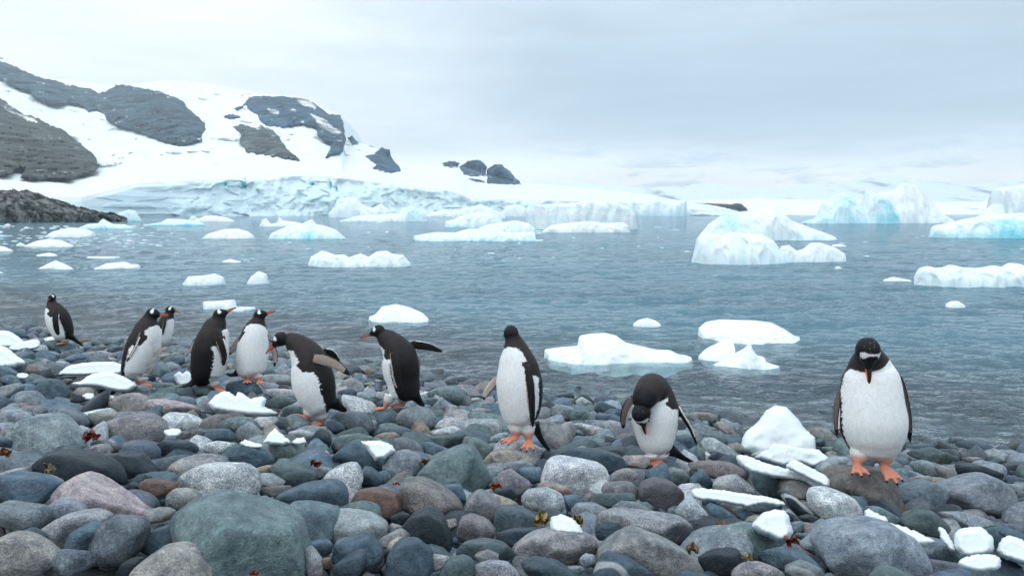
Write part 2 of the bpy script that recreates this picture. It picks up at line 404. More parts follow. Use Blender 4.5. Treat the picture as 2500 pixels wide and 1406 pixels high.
DFR = [(-900, 380), (0, 420), (200, 480), (400, 600), (600, 680), (800, 705), (1200, 760), (1700, 900), (2400, 1000)]
DSK = [(-900, 1900), (0, 1800), (500, 1800), (850, 1600), (1000, 1350), (1300, 1300), (1700, 1150), (2400, 1030)]
def surfD(x, y):
    x = np.asarray(x, float); y = np.asarray(y, float)
    ft, sk, df, ds = itp(x, FT), itp(x, SKY), itp(x, DFR), itp(x, DSK)
    sk = np.minimum(sk, ft-3)
    lo = df+(530-y)*.2
    v = np.clip((ft-y)/(ft-sk), 0, 1.2)
    top = df+(530-ft)*.2
    return np.where(y > ft, lo, top+(ds-top)*v**1.15)
def build_mountain():
    xs = np.arange(-900, 2404, 4.); nc = len(xs)
    ft, sk = itp(xs, FT), itp(xs, SKY); sk = np.minimum(sk, ft-3)
    X0 = (xs-CW/2)/FPX*700
    jag = 5.5*fbm(np.stack([X0/9, 0*X0, 0*X0], 1), 4, .6)*np.clip((xs-180)/150, 0, 1)*np.clip((1500-xs)/400, .15, 1)
    rows = []; kind = []
    for v in np.linspace(0, 1, 64): rows.append(531+(ft+jag-531)*v); kind.append(0)
    for v in np.linspace(0, 1, 100)[1:]: rows.append(ft+jag*(1-v)**6+(sk-ft)*v); kind.append(1)
    Yp = np.array(rows); nr = len(rows)
    Xp = np.repeat(xs[None], nr, 0); k = np.repeat(np.array(kind)[:, None], nc, 1)
    x, y, kk = Xp.ravel(), Yp.ravel(), k.ravel()
    D = surfD(x, y); P = at_arr(x, y, D)
    # relief of the ice front: leaning blocks and fissures
    q = np.stack([P[:, 0]/9+.25*P[:, 2]/10, P[:, 2]/22, D*0+3], 1)
    rid = ridged(q, 4, .55); q2 = np.stack([P[:, 0]/42, P[:, 2]/26, D*0+9], 1); big = fbm(q2, 3)
    cell = np.floor(P[:, 0]/9+.5*pnoise(np.stack([P[:, 2]/7, P[:, 0]/30, D*0], 1))*2)
    blk = (np.sin(cell*12.9898+np.floor(P[:, 2]/13+cell*.37)*78.233)*43758.5453) % 1.0
    front = np.where(kk == 0, np.clip((y-ft[None].repeat(nr, 0).ravel()-2)/8, 0, 1), 0)*np.clip((x-120)/200, .1, 1)
    D = D+front*(rid*-5+big*-12+(blk-.5)*5)
    # crevassed strip above the ice front and soft rolls of the snow slope
    up = (ft[None].repeat(nr, 0).ravel()-y)
    crev = np.where(kk == 1, np.exp(-np.clip(up, 0, 999)/26.), 0)*np.clip((x-300)/200, 0, 1)
    D = D+crev*(8*ridged(np.stack([P[:, 0]/22, P[:, 1]/60, D*0], 1), 4)+6*blk)
    sl = np.where(kk == 1, np.clip(up/60., 0, 1), 0)
    s1 = fbm(np.stack([P[:, 0]/170, P[:, 1]/260, D*0], 1), 4, .5); s2 = ridged(np.stack([P[:, 0]/60+P[:, 1]/90, P[:, 1]/150, D*0+7], 1), 4, .55)
    D = D+sl*(s1*100+s2*34)
    P = at_arr(x, y, D)
    fis = np.clip((-rid-.22)*4, 0, 1)
    blue = front*(.17+.16*np.clip(big+.3, 0, 1)+.30*fis)+crev*(.05+.18*fis)+.01
    for cx, cy, sx, sy in ((805, 452, 3.2, 11), (760, 449, 5, 3), (588, 452, 3, 9), (596, 445, 2, 12), (545, 448, 5, 5), (820, 462, 1.5, 6), (958, 452, 2, 9)):
        e = np.exp(-((x-cx)/sx)**2-((y-cy)/sy)**2); blue = blue+e*.8; P = P+ (CF*9)[None]*e[:, None]
    P = P.reshape(nr, nc, 3); back = []
    for j in range(1, 8):
        b = P[-1].copy(); b[:, 1] += j*130; b[:, 2] = P[-1][:, 2]-j*j*9.; back.append(b)
    P = np.concatenate([P.reshape(-1, 3), np.array(back).reshape(-1, 3)]); blue = np.concatenate([blue, np.full(7*nc, .03)])
    o = put('snow_mountain', P, grid_faces(nr+7, nc), M_BERG, extra={'blue': np.clip(blue, 0, 1)}); tag(o, kind='structure')
build_mountain()
def zp(s, z):
    ox, oy, k = ZS[z]
    return np.array([[ox+float(a.split(',')[0])/k, oy+float(a.split(',')[1])/k] for a in s.split()])
ZS = {'F': (0, 0, 1), 1: (0, 680, 3.5143), 2: (600, 740, 3.125), 3: (1400, 800, 2.7778), 4: (0, 100, 1.9231), 5: (0, 380, 3.9063), 6: (0, 980, 2.7778), 7: (800, 980, 2.7778), 8: (1600, 980, 2.7778)}
def rock_face(s, thick, col, snow=(), z=4, off=0.0, step=2.6, rag=3.):
    poly = zp(s, z); seed = int(poly[0, 0]*7+poly[0, 1]) & 1023
    P2, h, d, F = inflate(poly, thick, step, .75, rag, seed, 0)
    cx, cy = P2.mean(0)
    D0 = surfD(P2[:, 0], np.maximum(P2[:, 1], itp(P2[:, 0], SKY)+2))+off
    W0 = at_arr(P2[:, 0], P2[:, 1], D0); sc = D0.mean()/1000
    q = W0/np.array([26, 60, 40])/sc*1.
    D = D0-h*(1+.35*fbm(q, 4))-np.where(h > 0, 1, 0)*np.clip(d*3, 0, 1)*thick*.42*ridged(np.stack([q[:, 0]*2.2+q[:, 2]*.6, q[:, 2]*.9-q[:, 0]*.5, q[:, 1]*.2], 1), 5, .6)
    V = at_arr(P2[:, 0], P2[:, 1], D)
    sn = np.zeros(len(V))
    for ss in snow:
        pp = zp(ss, z); pj = P2+2.2*np.stack([fbm(np.stack([P2[:, 0]/5, P2[:, 1]/5, 0*h], 1), 2), fbm(np.stack([P2[:, 0]/5, P2[:, 1]/5, 0*h+9], 1), 2)], 1)
        sn = np.maximum(sn, poly_inside(pj, pp).astype(float))
    ledge = (fbm(np.stack([q[:, 0]*2.2, q[:, 2]*4.5, q[:, 1]], 1), 4, .6)-.30)*9*np.clip(1.25-d*1.6, .15, 1); sn = np.maximum(sn, np.clip(ledge, 0, 1)*(off > -100))
    C = np.tile(np.array(col), (len(V), 1)); C = C*(1-sn[:, None])+sn[:, None]*.52
    o = put('rock_face', V, F, M_ROCK, C, extra={'rs': np.full(len(V), .05)}); tag(o, kind='structure')
BL = (.028, .072, .118); GR = (.036, .070, .088)
rock_face('-80,200 0,268 60,310 110,345 180,362 220,388 300,420 350,460 400,500 450,550 463,600 440,615 370,635 330,655 240,650 150,655 95,640 120,600 90,592 50,630 0,635 -80,640', 45, (.050, .058, .052), ['20,310 60,330 110,350 160,365 180,385 130,375 105,355 60,340 30,325'], off=-15)
rock_face('-80,50 0,95 60,115 130,145 190,170 215,178 250,185 300,200 380,215 420,220 460,245 500,235 545,210 600,210 680,225 760,240 850,275 880,310 920,350 960,385 968,415 945,470 900,485 845,497 780,480 700,450 620,420 540,400 500,370 455,325 420,335 380,310 330,295 270,305 230,300 170,270 130,235 80,225 0,180 -80,150', 55, GR)
rock_face('1095,320 1150,295 1170,265 1240,260 1330,262 1400,266 1470,288 1530,335 1550,346 1600,348 1615,400 1625,460 1610,520 1560,540 1525,553 1545,520 1560,480 1520,470 1490,440 1480,410 1440,400 1410,390 1380,400 1330,410 1250,400 1230,385 1200,350 1150,310 1120,328', 50, BL,
          ['1460,345 1520,365 1560,400 1605,430 1590,440 1540,425 1500,400 1480,370', '1390,275 1450,275 1490,305 1480,320 1430,305 1400,290', '1250,315 1310,330 1305,348 1270,335', '1360,325 1390,320 1385,332', '1410,375 1430,380 1415,395'])
rock_face('1085,405 1130,392 1195,405 1225,393 1270,410 1310,450 1330,480 1350,510 1390,540 1408,563 1340,555 1240,540 1150,525 1145,500 1125,480 1130,440 1100,415', 40, (.07, .085, .085), ['1200,405 1225,395 1228,405 1205,418'])
rock_face('1045,350 1090,342 1130,352 1130,365 1080,368 1050,362', 12, BL, step=2)
rock_face('1720,540 1760,530 1790,500 1830,510 1842,560 1880,590 1882,612 1830,625 1780,615 1750,600 1765,575 1740,555', 25, BL)
rock_face('1632,460 1650,447 1670,465 1690,475 1655,484', 12, BL, step=2)
rock_face('2070,575 2110,562 2160,572 2150,590 2090,585', 12, BL, step=2)
rock_face('2158,590 2200,562 2250,560 2285,590 2282,630 2230,635 2180,625', 22, BL, step=2)
rock_face('2288,600 2320,580 2345,575 2380,600 2420,640 2450,672 2370,670 2290,665 2290,635', 22, BL, step=2)
rock_face('2195,645 2250,650 2285,663 2230,660', 6, BL, step=1.6, rag=1)
rock_face('1705,496 1760,497 1785,499 1798,496 1810,498 1822,508 1827,515 1805,516 1780,510 1750,503', 8, (.085, .09, .09), z='F', step=1.6, rag=1, off=-40)
rock_face('1680,527.5 1690,525 1720,525 1760,526.5 1790,527.5 1760,529 1700,529', 5, (.05, .055, .06), z='F', step=1.4, rag=1, off=-120)
# snowfields far beyond the bay, under the cloud
def far_range(name, D, pts, seed, rocks, SNC=(.66, .72, .77)):
    xs = np.arange(1000, 3300, 7.); y0 = itp(xs, pts)
    y0 = y0+6*fbm(np.stack([xs/40, 0*xs+seed, 0*xs], 1), 5, .6)
    v = np.linspace(0, 1, 40)[:, None]; Yp = 526+(y0[None]-526)*v; Xp = np.repeat(xs[None], 40, 0)
    x, y = Xp.ravel(), Yp.ravel(); Dd = D+(526-y)*D*.008
    P = at_arr(x, y, Dd); s = D/1000
    rg = ridged(np.stack([P[:, 0]/(170*s), P[:, 2]/(90*s), Dd*0+seed], 1), 5, .6)
    P = at_arr(x, y, Dd-rg*D*.05)
    f = fbm(np.stack([P[:, 0]/(60*s), P[:, 2]/(28*s), Dd*0+seed*3], 1), 4, .6)
    rk = np.clip((f-rocks)*5, 0, 1)*np.clip((526-y)/20, 0, 1)
    o = put(name, P, grid_faces(40, len(xs)), M_FAR, (1-rk[:, None])*np.array(SNC)+rk[:, None]*np.array([.10, .13, .16])); tag(o, kind='structure')
def _mf():
    m, t = material('far snowfield')
    c = t.n('ShaderNodeAttribute', attribute_name='col').outputs['Color']
    P = t.n('ShaderNodeNewGeometry').outputs['Position']
    c = t.mix(t.smooth(t.noise(P, .012, 5, .65), .4, .7, 0, .25), c, (.55, .62, .68))
    t.n('ShaderNodeOutputMaterial', {'Surface': t.n('ShaderNodeBsdfDiffuse', {'Color': c}).outputs[0]}); return m
M_FAR = _mf()
far_range('far_mountains', 3600, [(1000, 470), (1270, 450), (1400, 440), (1470, 452), (1600, 458), (1720, 446), (1850, 462), (2000, 448), (2150, 430), (2240, 438), (2350, 450), (2500, 440), (2900, 420), (3300, 450)], 2., .16)
far_range('far_shore', 2300, [(1000, 500), (1600, 494), (1850, 484), (2000, 488), (2200, 486), (2330, 494), (2420, 490), (2600, 486), (3300, 480)], 5., .34, (.88, .90, .91))

# ---------------------------------------------------------------- floating ice
def mound(name, label, cat, base, prof, blue=.15, ratio=.5, pw=2.6, rough=.16, group=None, mat=None, kind=None, skirt=.35, nu=None, crest=0.0, col=None, zs='F', facet=0.0, undercut=0.0, band=0.0, bluepts=(), crag=0.0):
    """floating or rooted mass: its skyline, a plan of real depth, sides falling into the water"""
    p = np.array(prof, float)
    x0, x1 = p[:, 0].min(), p[:, 0].max(); wpx = x1-x0
    nu = nu or int(np.clip(wpx*.55, 22, 150)); nv = int(np.clip(nu*.5, 16, 60))
    Df = water_D(base); wid = wpx/FPX*Df; hw = ratio*wid/2; Dc = Df+hw
    ux = np.linspace(0, 1, nu); xp = x0+ux*wpx; yt = np.interp(xp, p[:, 0], p[:, 1])
    C = at_arr(xp, yt, np.full(nu, Dc)); h = np.maximum(C[:, 2], .004*Df*.3)
    edge = np.sqrt(np.clip(1-np.abs(2*ux-1)**3.2, .0, 1)); seed = (x0*1.7+base*3.1) % 97
    v = np.linspace(-1, 1, nv); V = np.zeros((nu, nv, 3))
    cw = crest+.25*pnoise(np.stack([ux*3.1, ux*0+seed, ux*0], 1))
    sub = (skirt*hw*.28+.0015*Df)*(.35+.65*edge[:, None])*(1+.5*pnoise(np.stack([ux*5, ux*0+seed, ux*0], 1)))[:, None]
    X = np.repeat(C[:, 0][:, None], nv, 1); vv = np.repeat(v[None], nu, 0)
    # shift v so that the crest wanders
    vc = np.where(vv < cw[:, None], (vv-cw[:, None])/(1+cw[:, None]), (vv-cw[:, None])/(1-cw[:, None]))
    Yd = Dc+vv*hw*np.maximum(edge, .06)[:, None]*1.12
    pw = 1+(pw-1)*(.42 if not band else .8) if mat is not M_ROCK else pw
    prf = np.clip(1-np.abs(vc)**pw, 0, 1)
    q = np.stack([X.ravel(), Yd.ravel(), np.full(nu*nv, seed)], 1)
    nz = fbm(q/np.array([wid*.16, wid*.16, 1]), 4, .55).reshape(nu, nv)
    rz = ridged(q/np.array([wid*.3, wid*.24, 1])+5, 4, .5).reshape(nu, nv)
    side = np.clip(np.abs(vc)*1.6, 0, 1)
    hh = h[:, None]*(prf+side*(rough*nz*.6+facet*rz*.35)*np.clip(prf*3, 0, 1)*(1-prf*.5))
    hh = np.minimum(hh, h[:, None]*(1.0+.02*nz))
    fall = np.clip((np.abs(vc)-.9)/.1, 0, 1)
    Zz = hh-sub*np.clip(1-prf*2.5, 0, 1)**1.5-fall*sub
    Zz = Zz+edge[:, None]*0; Zz[0] = -sub[0]; Zz[-1] = -sub[-1]
    wob = wid*.02*fbm(q/np.array([wid*.08, wid*.08, 1])+9, 3).reshape(nu, nv)
    Yd = Yd+wob*2.5*side-undercut*hw*np.where(vc < 0, 1, 0)*np.clip(hh/h[:, None], 0, 1)*side*.0
    V[..., 0] = (X-0)*1.0; V[..., 1] = Yd; V[..., 2] = Zz
    if mat is not M_ROCK:
        Q3 = np.stack([X.ravel()/wid, Yd.ravel()/wid, Zz.ravel()/h.max()*.34+X.ravel()/wid*.25], 1); sk_ = np.array([[seed, 0, 0]])
        l1 = fbm(Q3*5+sk_, 3, .5).reshape(nu, nv); l2 = ridged(Q3*9+sk_*2, 4, .5).reshape(nu, nv)
        Yd = Yd-side*(l1*.36+l2*.12)*hw*.9; X = X+side*l1*.03*wid
        lim = C[:, 2][:, None]*(1+0*vc)
    if crag:
        Q3 = np.stack([X.ravel(), Yd.ravel(), Zz.ravel()*1.4+seed], 1)
        for sc_, am in ((3.4, 1.3), (1.3, .8)):
            rr_ = ridged(Q3/sc_, 3, .5).reshape(nu, nv)*np.clip(prf*4, 0, 1); Zz = Zz+rr_*am*.45*crag*np.clip(side+.25, 0, 1); Yd = Yd-rr_*am*1.2*crag*side
        V[..., 1] = Yd; V[..., 2] = Zz
    # keep the skyline where it belongs as seen from the beach
    V[..., 0] = X*(1+0*(Yd/Dc-1))+wob*.6*side
    hmax = h.max()
    blue = blue*.8
    b = blue*(.35+.65*np.clip(1-Zz/(.35*hmax+1e-6), 0, 1))+blue*.9*np.clip(fbm(np.stack([X.ravel(), Yd.ravel(), Zz.ravel()*2.5], 1)/wid*7+seed, 4).reshape(nu, nv)-.05, 0, 1)*side+blue*.3*nz
    xr = np.repeat(xp[:, None], nv, 1)
    for cx, sx, lo, hi, amt in bluepts:
        zz = Zz/hmax; b = b+.7*amt*np.exp(-((xr-cx)/sx)**2)*np.clip((zz-lo+.08)/.08, 0, 1)*np.clip((hi+.08-zz)/.08, 0, 1)*(vc < .1)
    if band: b = b+band*np.clip(np.sin(Zz/hmax*17+nz*2.2+X/wid*3)*2-1, 0, 1)*.5
    ex = {'blue': np.clip(b, 0, 1).ravel()}
    if mat is M_ROCK: ex = {'rs': np.full(nu*nv, RS)}
    o = put(name, V.reshape(-1, 3), grid_faces(nu, nv)[:, ::-1], mat or (M_BERG if Df > 60 else M_ICE), extra=ex, colors=col(V.reshape(-1, 3)) if col else None)
    tag(o, label, cat, group, kind); return o
def P_(s, z='F'): return [tuple(float(q) for q in a.split(',')) for a in s.split()]
RS = 1.3
def pointcol(V):
    c = np.tile(np.array([.16, .175, .17]), (len(V), 1))
    f = fbm(V/1.7, 3); k = .22*np.clip((V[:, 2]-4.6)/.8+f*1.5, 0, 1)*np.clip((-93.-V[:, 0])/5, 0, 1)
    c = c*(1-k[:, None])+k[:, None]*np.array([.15, .085, .075])
    g = np.clip(f*3-.4, 0, 1)*(1-k); return c*(1-.5*g[:, None])+.5*g[:, None]*np.array([.07, .07, .035])
o = mound('rocky_point', None, None, 543, P_('-420,462 -200,464 -60,470 0,473 26,475 64,477 77,482 85,492 108,495 128,500 143,508 160,512 180,518 190,522 198,530 230,531 256,530 277,533 305,542'), 0, .42, 3.2, .5, mat=M_ROCK, kind='structure', nu=260, col=pointcol, facet=.4, crag=2.0)
BG = 'icebergs grounded in front of the glacier'; FL = 'small ice floes on the bay'
mound('iceberg', 'white iceberg with two blunt towers in front of the glacier wall', 'iceberg', 531, P_('802,530 803,520 818,504 825,486 850,483 872,485 885,500 910,508 930,497 955,515 962,530'), .28, .4, 4, group=BG, facet=.3)
mound('iceberg', 'low white iceberg ending in a knobbly blue hump, below the towered iceberg', 'iceberg', 541, P_('828,540 870,528 920,524 975,522 985,508 1010,504 1035,520 1045,540'), .3, .35, 4, group=BG, facet=.3, bluepts=((1012, 22, .2, .9, .35),))
mound('iceberg', 'small smooth white iceberg at the right end of the glacier wall', 'iceberg', 528.5, P_('1040,527 1050,520 1085,511 1105,517 1118,527'), .2, .4, 3, group=BG)
mound('iceberg', 'wide pale iceberg lump standing behind the saddle-shaped berg', 'iceberg', 534, P_('1102,533 1108,512 1140,508 1175,499 1200,510 1225,520 1236,532'), .25, .4, 4, group=BG, facet=.3)
mound('iceberg', 'saddle-shaped white iceberg with blue foot, left of the long tabular berg', 'iceberg', 555, P_('1085,554 1088,540 1110,535 1125,528 1165,518 1200,520 1225,535 1231,550'), .42, .45, 3.2, group=BG, facet=.3)
mound('iceberg', 'domed white iceberg just left of the long tabular berg', 'iceberg', 528.5, P_('1218,527 1235,505 1260,498 1285,508 1299,527'), .25, .4, 3, group=BG, facet=.2)
mound('iceberg', 'rounded hump of ice rising behind the long low double floe', 'iceberg', 573, P_('1155,572 1162,560 1185,550 1225,543 1258,538 1290,545 1306,558 1310,571'), .38, .4, 2.6, group=BG)
mound('iceberg', 'long low cyan-sided floe in front of the rounded hump', 'ice floe', 589, P_('1008,576 1060,567 1110,568 1150,557 1200,560 1250,569 1300,566 1328,572 1305,586'), .52, .3, 4, group=BG)
mound('tabular_iceberg', 'long tabular iceberg with grey layered bands across its face', 'iceberg', 561, P_('1284,512 1292,502 1330,499 1400,497 1430,490 1500,495 1530,505 1548,522 1555,545 1556,560'), .14, .3, 7, rough=.25, group=BG, band=.55, facet=.15)
mound('iceberg', 'low white ledge of ice lying before the tabular iceberg', 'ice floe', 568, P_('1322,566 1345,550 1400,543 1440,540 1480,545 1520,543 1535,550 1537,566'), .15, .3, 5, group=BG)
mound('iceberg', 'pale blue wedge-topped iceberg right of the tabular iceberg, far off', 'iceberg', 527.6, P_('1528,502 1545,490 1560,503 1600,489 1635,500 1675,488 1677,527'), .55, .35, 8, group=BG, facet=.35)
mound('iceberg', 'twin-peaked small floe with a tooth at its left, before the glacier', 'ice floe', 553, P_('634,552 640,537 650,533 660,547 680,543 682,529 690,538 720,542 765,551'), .22, .35, 2.6, group=BG)
mound('iceberg', 'peaked white floe in front of the toothed one, cyan hollows at its foot', 'ice floe', 584, P_('659,582 662,570 700,553 712,551 735,548 760,535 772,548 790,550 820,560 844,582'), .42, .45, 2.8, group=BG, facet=.35, bluepts=((765, 14, .0, .35, .5),))
mound('iceberg', 'smooth oval white floe left of the peaked floe', 'ice floe', 583, P_('494,582 510,570 545,560 580,558 605,565 620,575 621,582'), .14, .45, 2.6, group=FL)
mound('iceberg', 'low white floe with lumpy top close to the glacier foot', 'ice floe', 541, P_('470,540 500,528 525,526 555,532 573,540'), .12, .35, 2.6, group=BG)
mound('iceberg', 'little white cap of ice just left of the lumpy-topped floe', 'ice floe', 537, P_('461,536 466,529 475,527 486,536'), .1, .4, 2.6, group=BG)
GL = (.16, .27, .30)
mound('glassy_floe', 'grey-green glassy floe lying low before the lumpy-topped floe', 'ice floe', 550, P_('352,549 395,543 410,534 440,535 485,540 503,549'), .85, .4, 2.6, group=BG)
mound('glassy_floe', 'jagged glassy grey floe off the tip of the rock point', 'ice floe', 558, P_('192,556 215,547 245,545 252,534 262,540 275,547 305,548 327,557'), .6, .35, 2.2, rough=.5, group=BG, facet=.5)
mound('iceberg', 'bright cyan ice arch stranded by the rock point and glacier', 'iceberg', 540.5, P_('262,540 282,528 292,520 315,512 330,515 338,528 345,540'), .75, .35, 3, group=BG)
mound('iceberg', 'smooth white whale-backed floe near the rock point', 'ice floe', 579, P_('113,577 130,565 170,555 205,558 228,566 231,577'), .18, .5, 2.4, group=FL)
mound('iceberg', 'long low white floe in front of the whale-backed floe', 'ice floe', 603, P_('58,601 90,588 120,583 150,587 178,600'), .16, .45, 2.4, group=FL)
mound('iceberg', 'pointed white mound of ice, left of the flat-topped low floe', 'ice floe', 658, P_('94,656 115,644 137,635 155,643 178,656'), .12, .45, 2.1, group=FL)
mound('iceberg', 'thin low white floe right of the pointed mound', 'ice floe', 657, P_('232,655 260,643 305,639 320,645 341,645 338,655'), .12, .4, 2.6, group=FL)
mound('iceberg', 'soft white floe with two swells, left of the upright ice knob', 'ice floe', 696, P_('447,693 460,675 500,672 525,668 545,676 549,693'), .2, .4, 3, group=FL)
mound('iceberg', 'upright rounded knob of ice in the middle water', 'ice floe', 695, P_('603,693 612,676 630,662 650,668 655,683 654,693'), .22, .7, 3.5, group=FL)
mound('iceberg', 'flat tilted plate of ice above the two penguins looking right', 'ice floe', 755, P_('496,736 530,735 575,731 620,727 623,738 600,746 570,753'), .25, .35, 5, group=FL)
mound('iceberg', 'long white floe with a row of rounded bumps, centre left of the bay', 'ice floe', 652, P_('752,646 760,627 785,612 800,616 815,622 840,622 850,629 880,619 900,628 920,614 945,612 960,620 985,622 1003,643'), .24, .32, 4, rough=.22, group=FL, facet=.3)
mound('iceberg', 'white mounded floe just offshore of the penguin with an outstretched flipper', 'ice floe', 789, P_('900,774 915,768 930,750 965,743 1000,752 1030,765 1048,780'), .12, .7, 1.7, crest=.2, rough=.4, group=FL, facet=.3)
mound('iceberg', 'small white floe cut by the left edge of the picture', 'ice floe', 614, P_('-60,613 -5,600 10,602 31,611'), .12, .4, 2.6, group=FL)
for s, b, l in (('213,629 250,626 291,629', 630, 'thin film of ice right of the pointed mound, almost awash'), ('538,639 562,632 588,639', 641, 'tiny flat floe above the upright ice knob'), ('90,622 120,617 139,622', 625, 'tiny flat floe above the pointed mound'), ('-20,665 0,663 10,666', 668, 'sliver of ice at the left edge below the pointed mound'), ('40,597 50,592 61,598', 600, 'little ice block left of the long low floe'), ('11,549 20,546 26,549', 551, 'tiny ice block under the rock point'), ('940,566 945,564 950,567', 568, 'tiny speck of ice alone right of the peaked floe'), ('2030,598 2050,596 2067,600', 602, 'thin plate of ice behind the right lobe of the big double berg'), ('2157,683 2180,676 2224,684', 687, 'thin flat floe left of the long lumpy floe'), ('2309,744 2320,735 2340,735 2356,745', 749, 'small round floe alone below the long lumpy floe'), ('2038,653 2046,650 2056,655', 657, 'tiny clear ice bit below the right lobe of the double berg'), ('1545,791 1560,780 1580,776 1600,782 1614,792', 797, 'small peaked floe above the ragged low floe')):
    mound('ice_bit', l, 'ice floe', b, P_(s), .12, .5, 2.4, group='scattered small bits of ice')
mound('iceberg', 'large rounded white berg in front of the blue-shaded peak', 'iceberg', 645, P_('1688,643 1697,612 1704,580 1722,572 1745,570 1770,576 1782,567 1830,571 1860,573 1885,586 1905,612 1922,643'), .3, .5, 4.5, rough=.22, group=BG, facet=.35, bluepts=((1860, 40, .0, .5, .12),))
mound('iceberg', 'scooped right-hand lobe joined to the large rounded berg', 'iceberg', 641, P_('1902,638 1906,601 1925,598 1945,613 1965,606 1980,593 2000,592 2040,605 2064,620 2064,640'), .28, .35, 4, group=BG)
mound('iceberg', 'broad sloping berg with a blue shoulder behind the large rounded berg', 'iceberg', 587, P_('1706,577 1730,546 1760,527 1800,518 1845,520 1862,508 1880,503 1900,512 1930,538 1990,560 2030,575 2042,585'), .3, .35, 3, group=BG, facet=.3, bluepts=((1775, 28, .35, .85, .5),))
mound('iceberg', 'blue-grooved double ridge of ice left of the white pyramid', 'iceberg', 546, P_('1955,543 1995,532 2010,497 2038,476 2060,470 2085,485 2108,508 2115,466 2130,470 2165,488 2185,508 2197,545'), .55, .35, 3.4, rough=.3, group=BG, facet=.45, bluepts=((2055, 25, .25, .8, .35), (2160, 22, .1, .7, .4)))
mound('iceberg', 'tall white pyramid-shaped iceberg far off at the right', 'iceberg', 545, P_('2105,543 2135,500 2145,470 2160,467 2180,467 2200,446 2214,448 2240,455 2270,485 2300,520 2332,541'), .12, .35, 1.6, group=BG, facet=.2)
mound('iceberg', 'long white shelf of ice with turquoise underside at the right edge', 'iceberg', 581.5, P_('2272,556 2290,550 2330,543 2360,535 2400,528 2430,522 2500,520 2600,525 2660,580'), .62, .3, 6, group=BG, bluepts=((2440, 40, .0, .7, .5),))
mound('iceberg', 'tall stacked berg rising behind the turquoise shelf at the right edge', 'iceberg', 566, P_('2375,562 2395,530 2412,512 2430,500 2432,466 2450,458 2500,452 2600,446 2680,560'), .2, .3, 5, group=BG, band=.25, facet=.2)
mound('iceberg', 'long lumpy white floe reaching in from the right edge', 'ice floe', 701, P_('2236,690 2240,665 2250,655 2268,650 2285,655 2305,654 2325,647 2350,653 2390,655 2425,648 2452,653 2472,642 2488,644 2500,655 2560,650 2600,698'), .34, .28, 5, rough=.3, group=BG, facet=.35)
mound('iceberg', 'broad flat white floe offshore, furthest out of the near three', 'ice floe', 838, P_('1707,802 1730,788 1770,784 1850,786 1890,790 1920,805 1948,825 1946,834'), .12, .85, 2.0, rough=.3, crest=.35, group=FL, facet=.2)
mound('iceberg', 'rounded low floe between the broad flat floe and the fin-shaped one', 'ice floe', 884, P_('1708,868 1735,848 1775,828 1800,826 1809,840 1806,862 1790,876'), .16, .9, 1.8, crest=.2, group=FL, facet=.25)
mound('iceberg', 'fin-shaped white floe with a curved horn, nearest the beach', 'ice floe', 903, P_('1738,897 1780,872 1815,850 1832,836 1838,852 1850,868 1866,872 1864,882 1900,893 1903,900'), .16, .5, 1.8, crest=.1, group=FL, facet=.2)
mound('iceberg', 'ragged low white floe with a notched block on its left shoulder', 'ice floe', 892, P_('1328,854 1370,850 1412,848 1418,823 1440,818 1480,814 1505,820 1530,838 1560,847 1606,858 1640,858 1670,873 1690,888'), .18, .55, 1.7, crest=.25, rough=.35, group=FL, facet=.35)
def brash():
    r = np.random.default_rng(8); V = []; F = []; B = []
    for k in range(230):
        if k < 150: x = r.uniform(-80, 420)**1.0; y = r.uniform(552, 606)
        else: x = r.uniform(300, 2500); y = r.uniform(536, 640)
        c = at(x, y, water_D(y)); s = c[1]*r.uniform(.0008, .0026); iv, f = ICO[2]
        v = iv*np.array([s*r.uniform(1, 2.6), s*r.uniform(1, 2), s*r.uniform(.25, .5)])*(1+.3*pnoise(iv*1.5+k*3.3))[:, None]+c
        F.append(f+len(V)*162 if False else f+sum(len(q) for q in V)); V.append(v); B.append(np.full(len(v), r.uniform(0, .5)))
    o = put('brash_ice', np.vstack(V), np.vstack(F), M_ICE, extra={'blue': np.concatenate(B)})
    tag(o, 'scatter of tiny ice crumbs floating on the left of the bay', 'brash ice', kind='stuff')
brash()
def haze():
    m = bpy.data.materials.new('air'); m.use_nodes = True; t = NT(m.node_tree)
    v = t.n('ShaderNodeVolumePrincipled', {'Color': (.84, .94, 1., 1), 'Density': HAZE, 'Anisotropy': 0.0})
    t.n('ShaderNodeOutputMaterial', {'Volume': v.outputs[0]})
    x0, x1, y0, y1, z0, z1 = -2600., 4200., -80., 4300., -5.2, 700.
    V = [(x, y, z) for x in (x0, x1) for y in (y0, y1) for z in (z0, z1)]
    F = [(0, 1, 3, 2), (4, 6, 7, 5), (0, 4, 5, 1), (2, 3, 7, 6), (0, 2, 6, 4), (1, 5, 7, 3)]
    tag(link('haze', new_mesh('haze', V, F, m, smooth=False)), 'pale cold air thickening towards the far shore', 'haze', kind='stuff')
HAZE = .00014

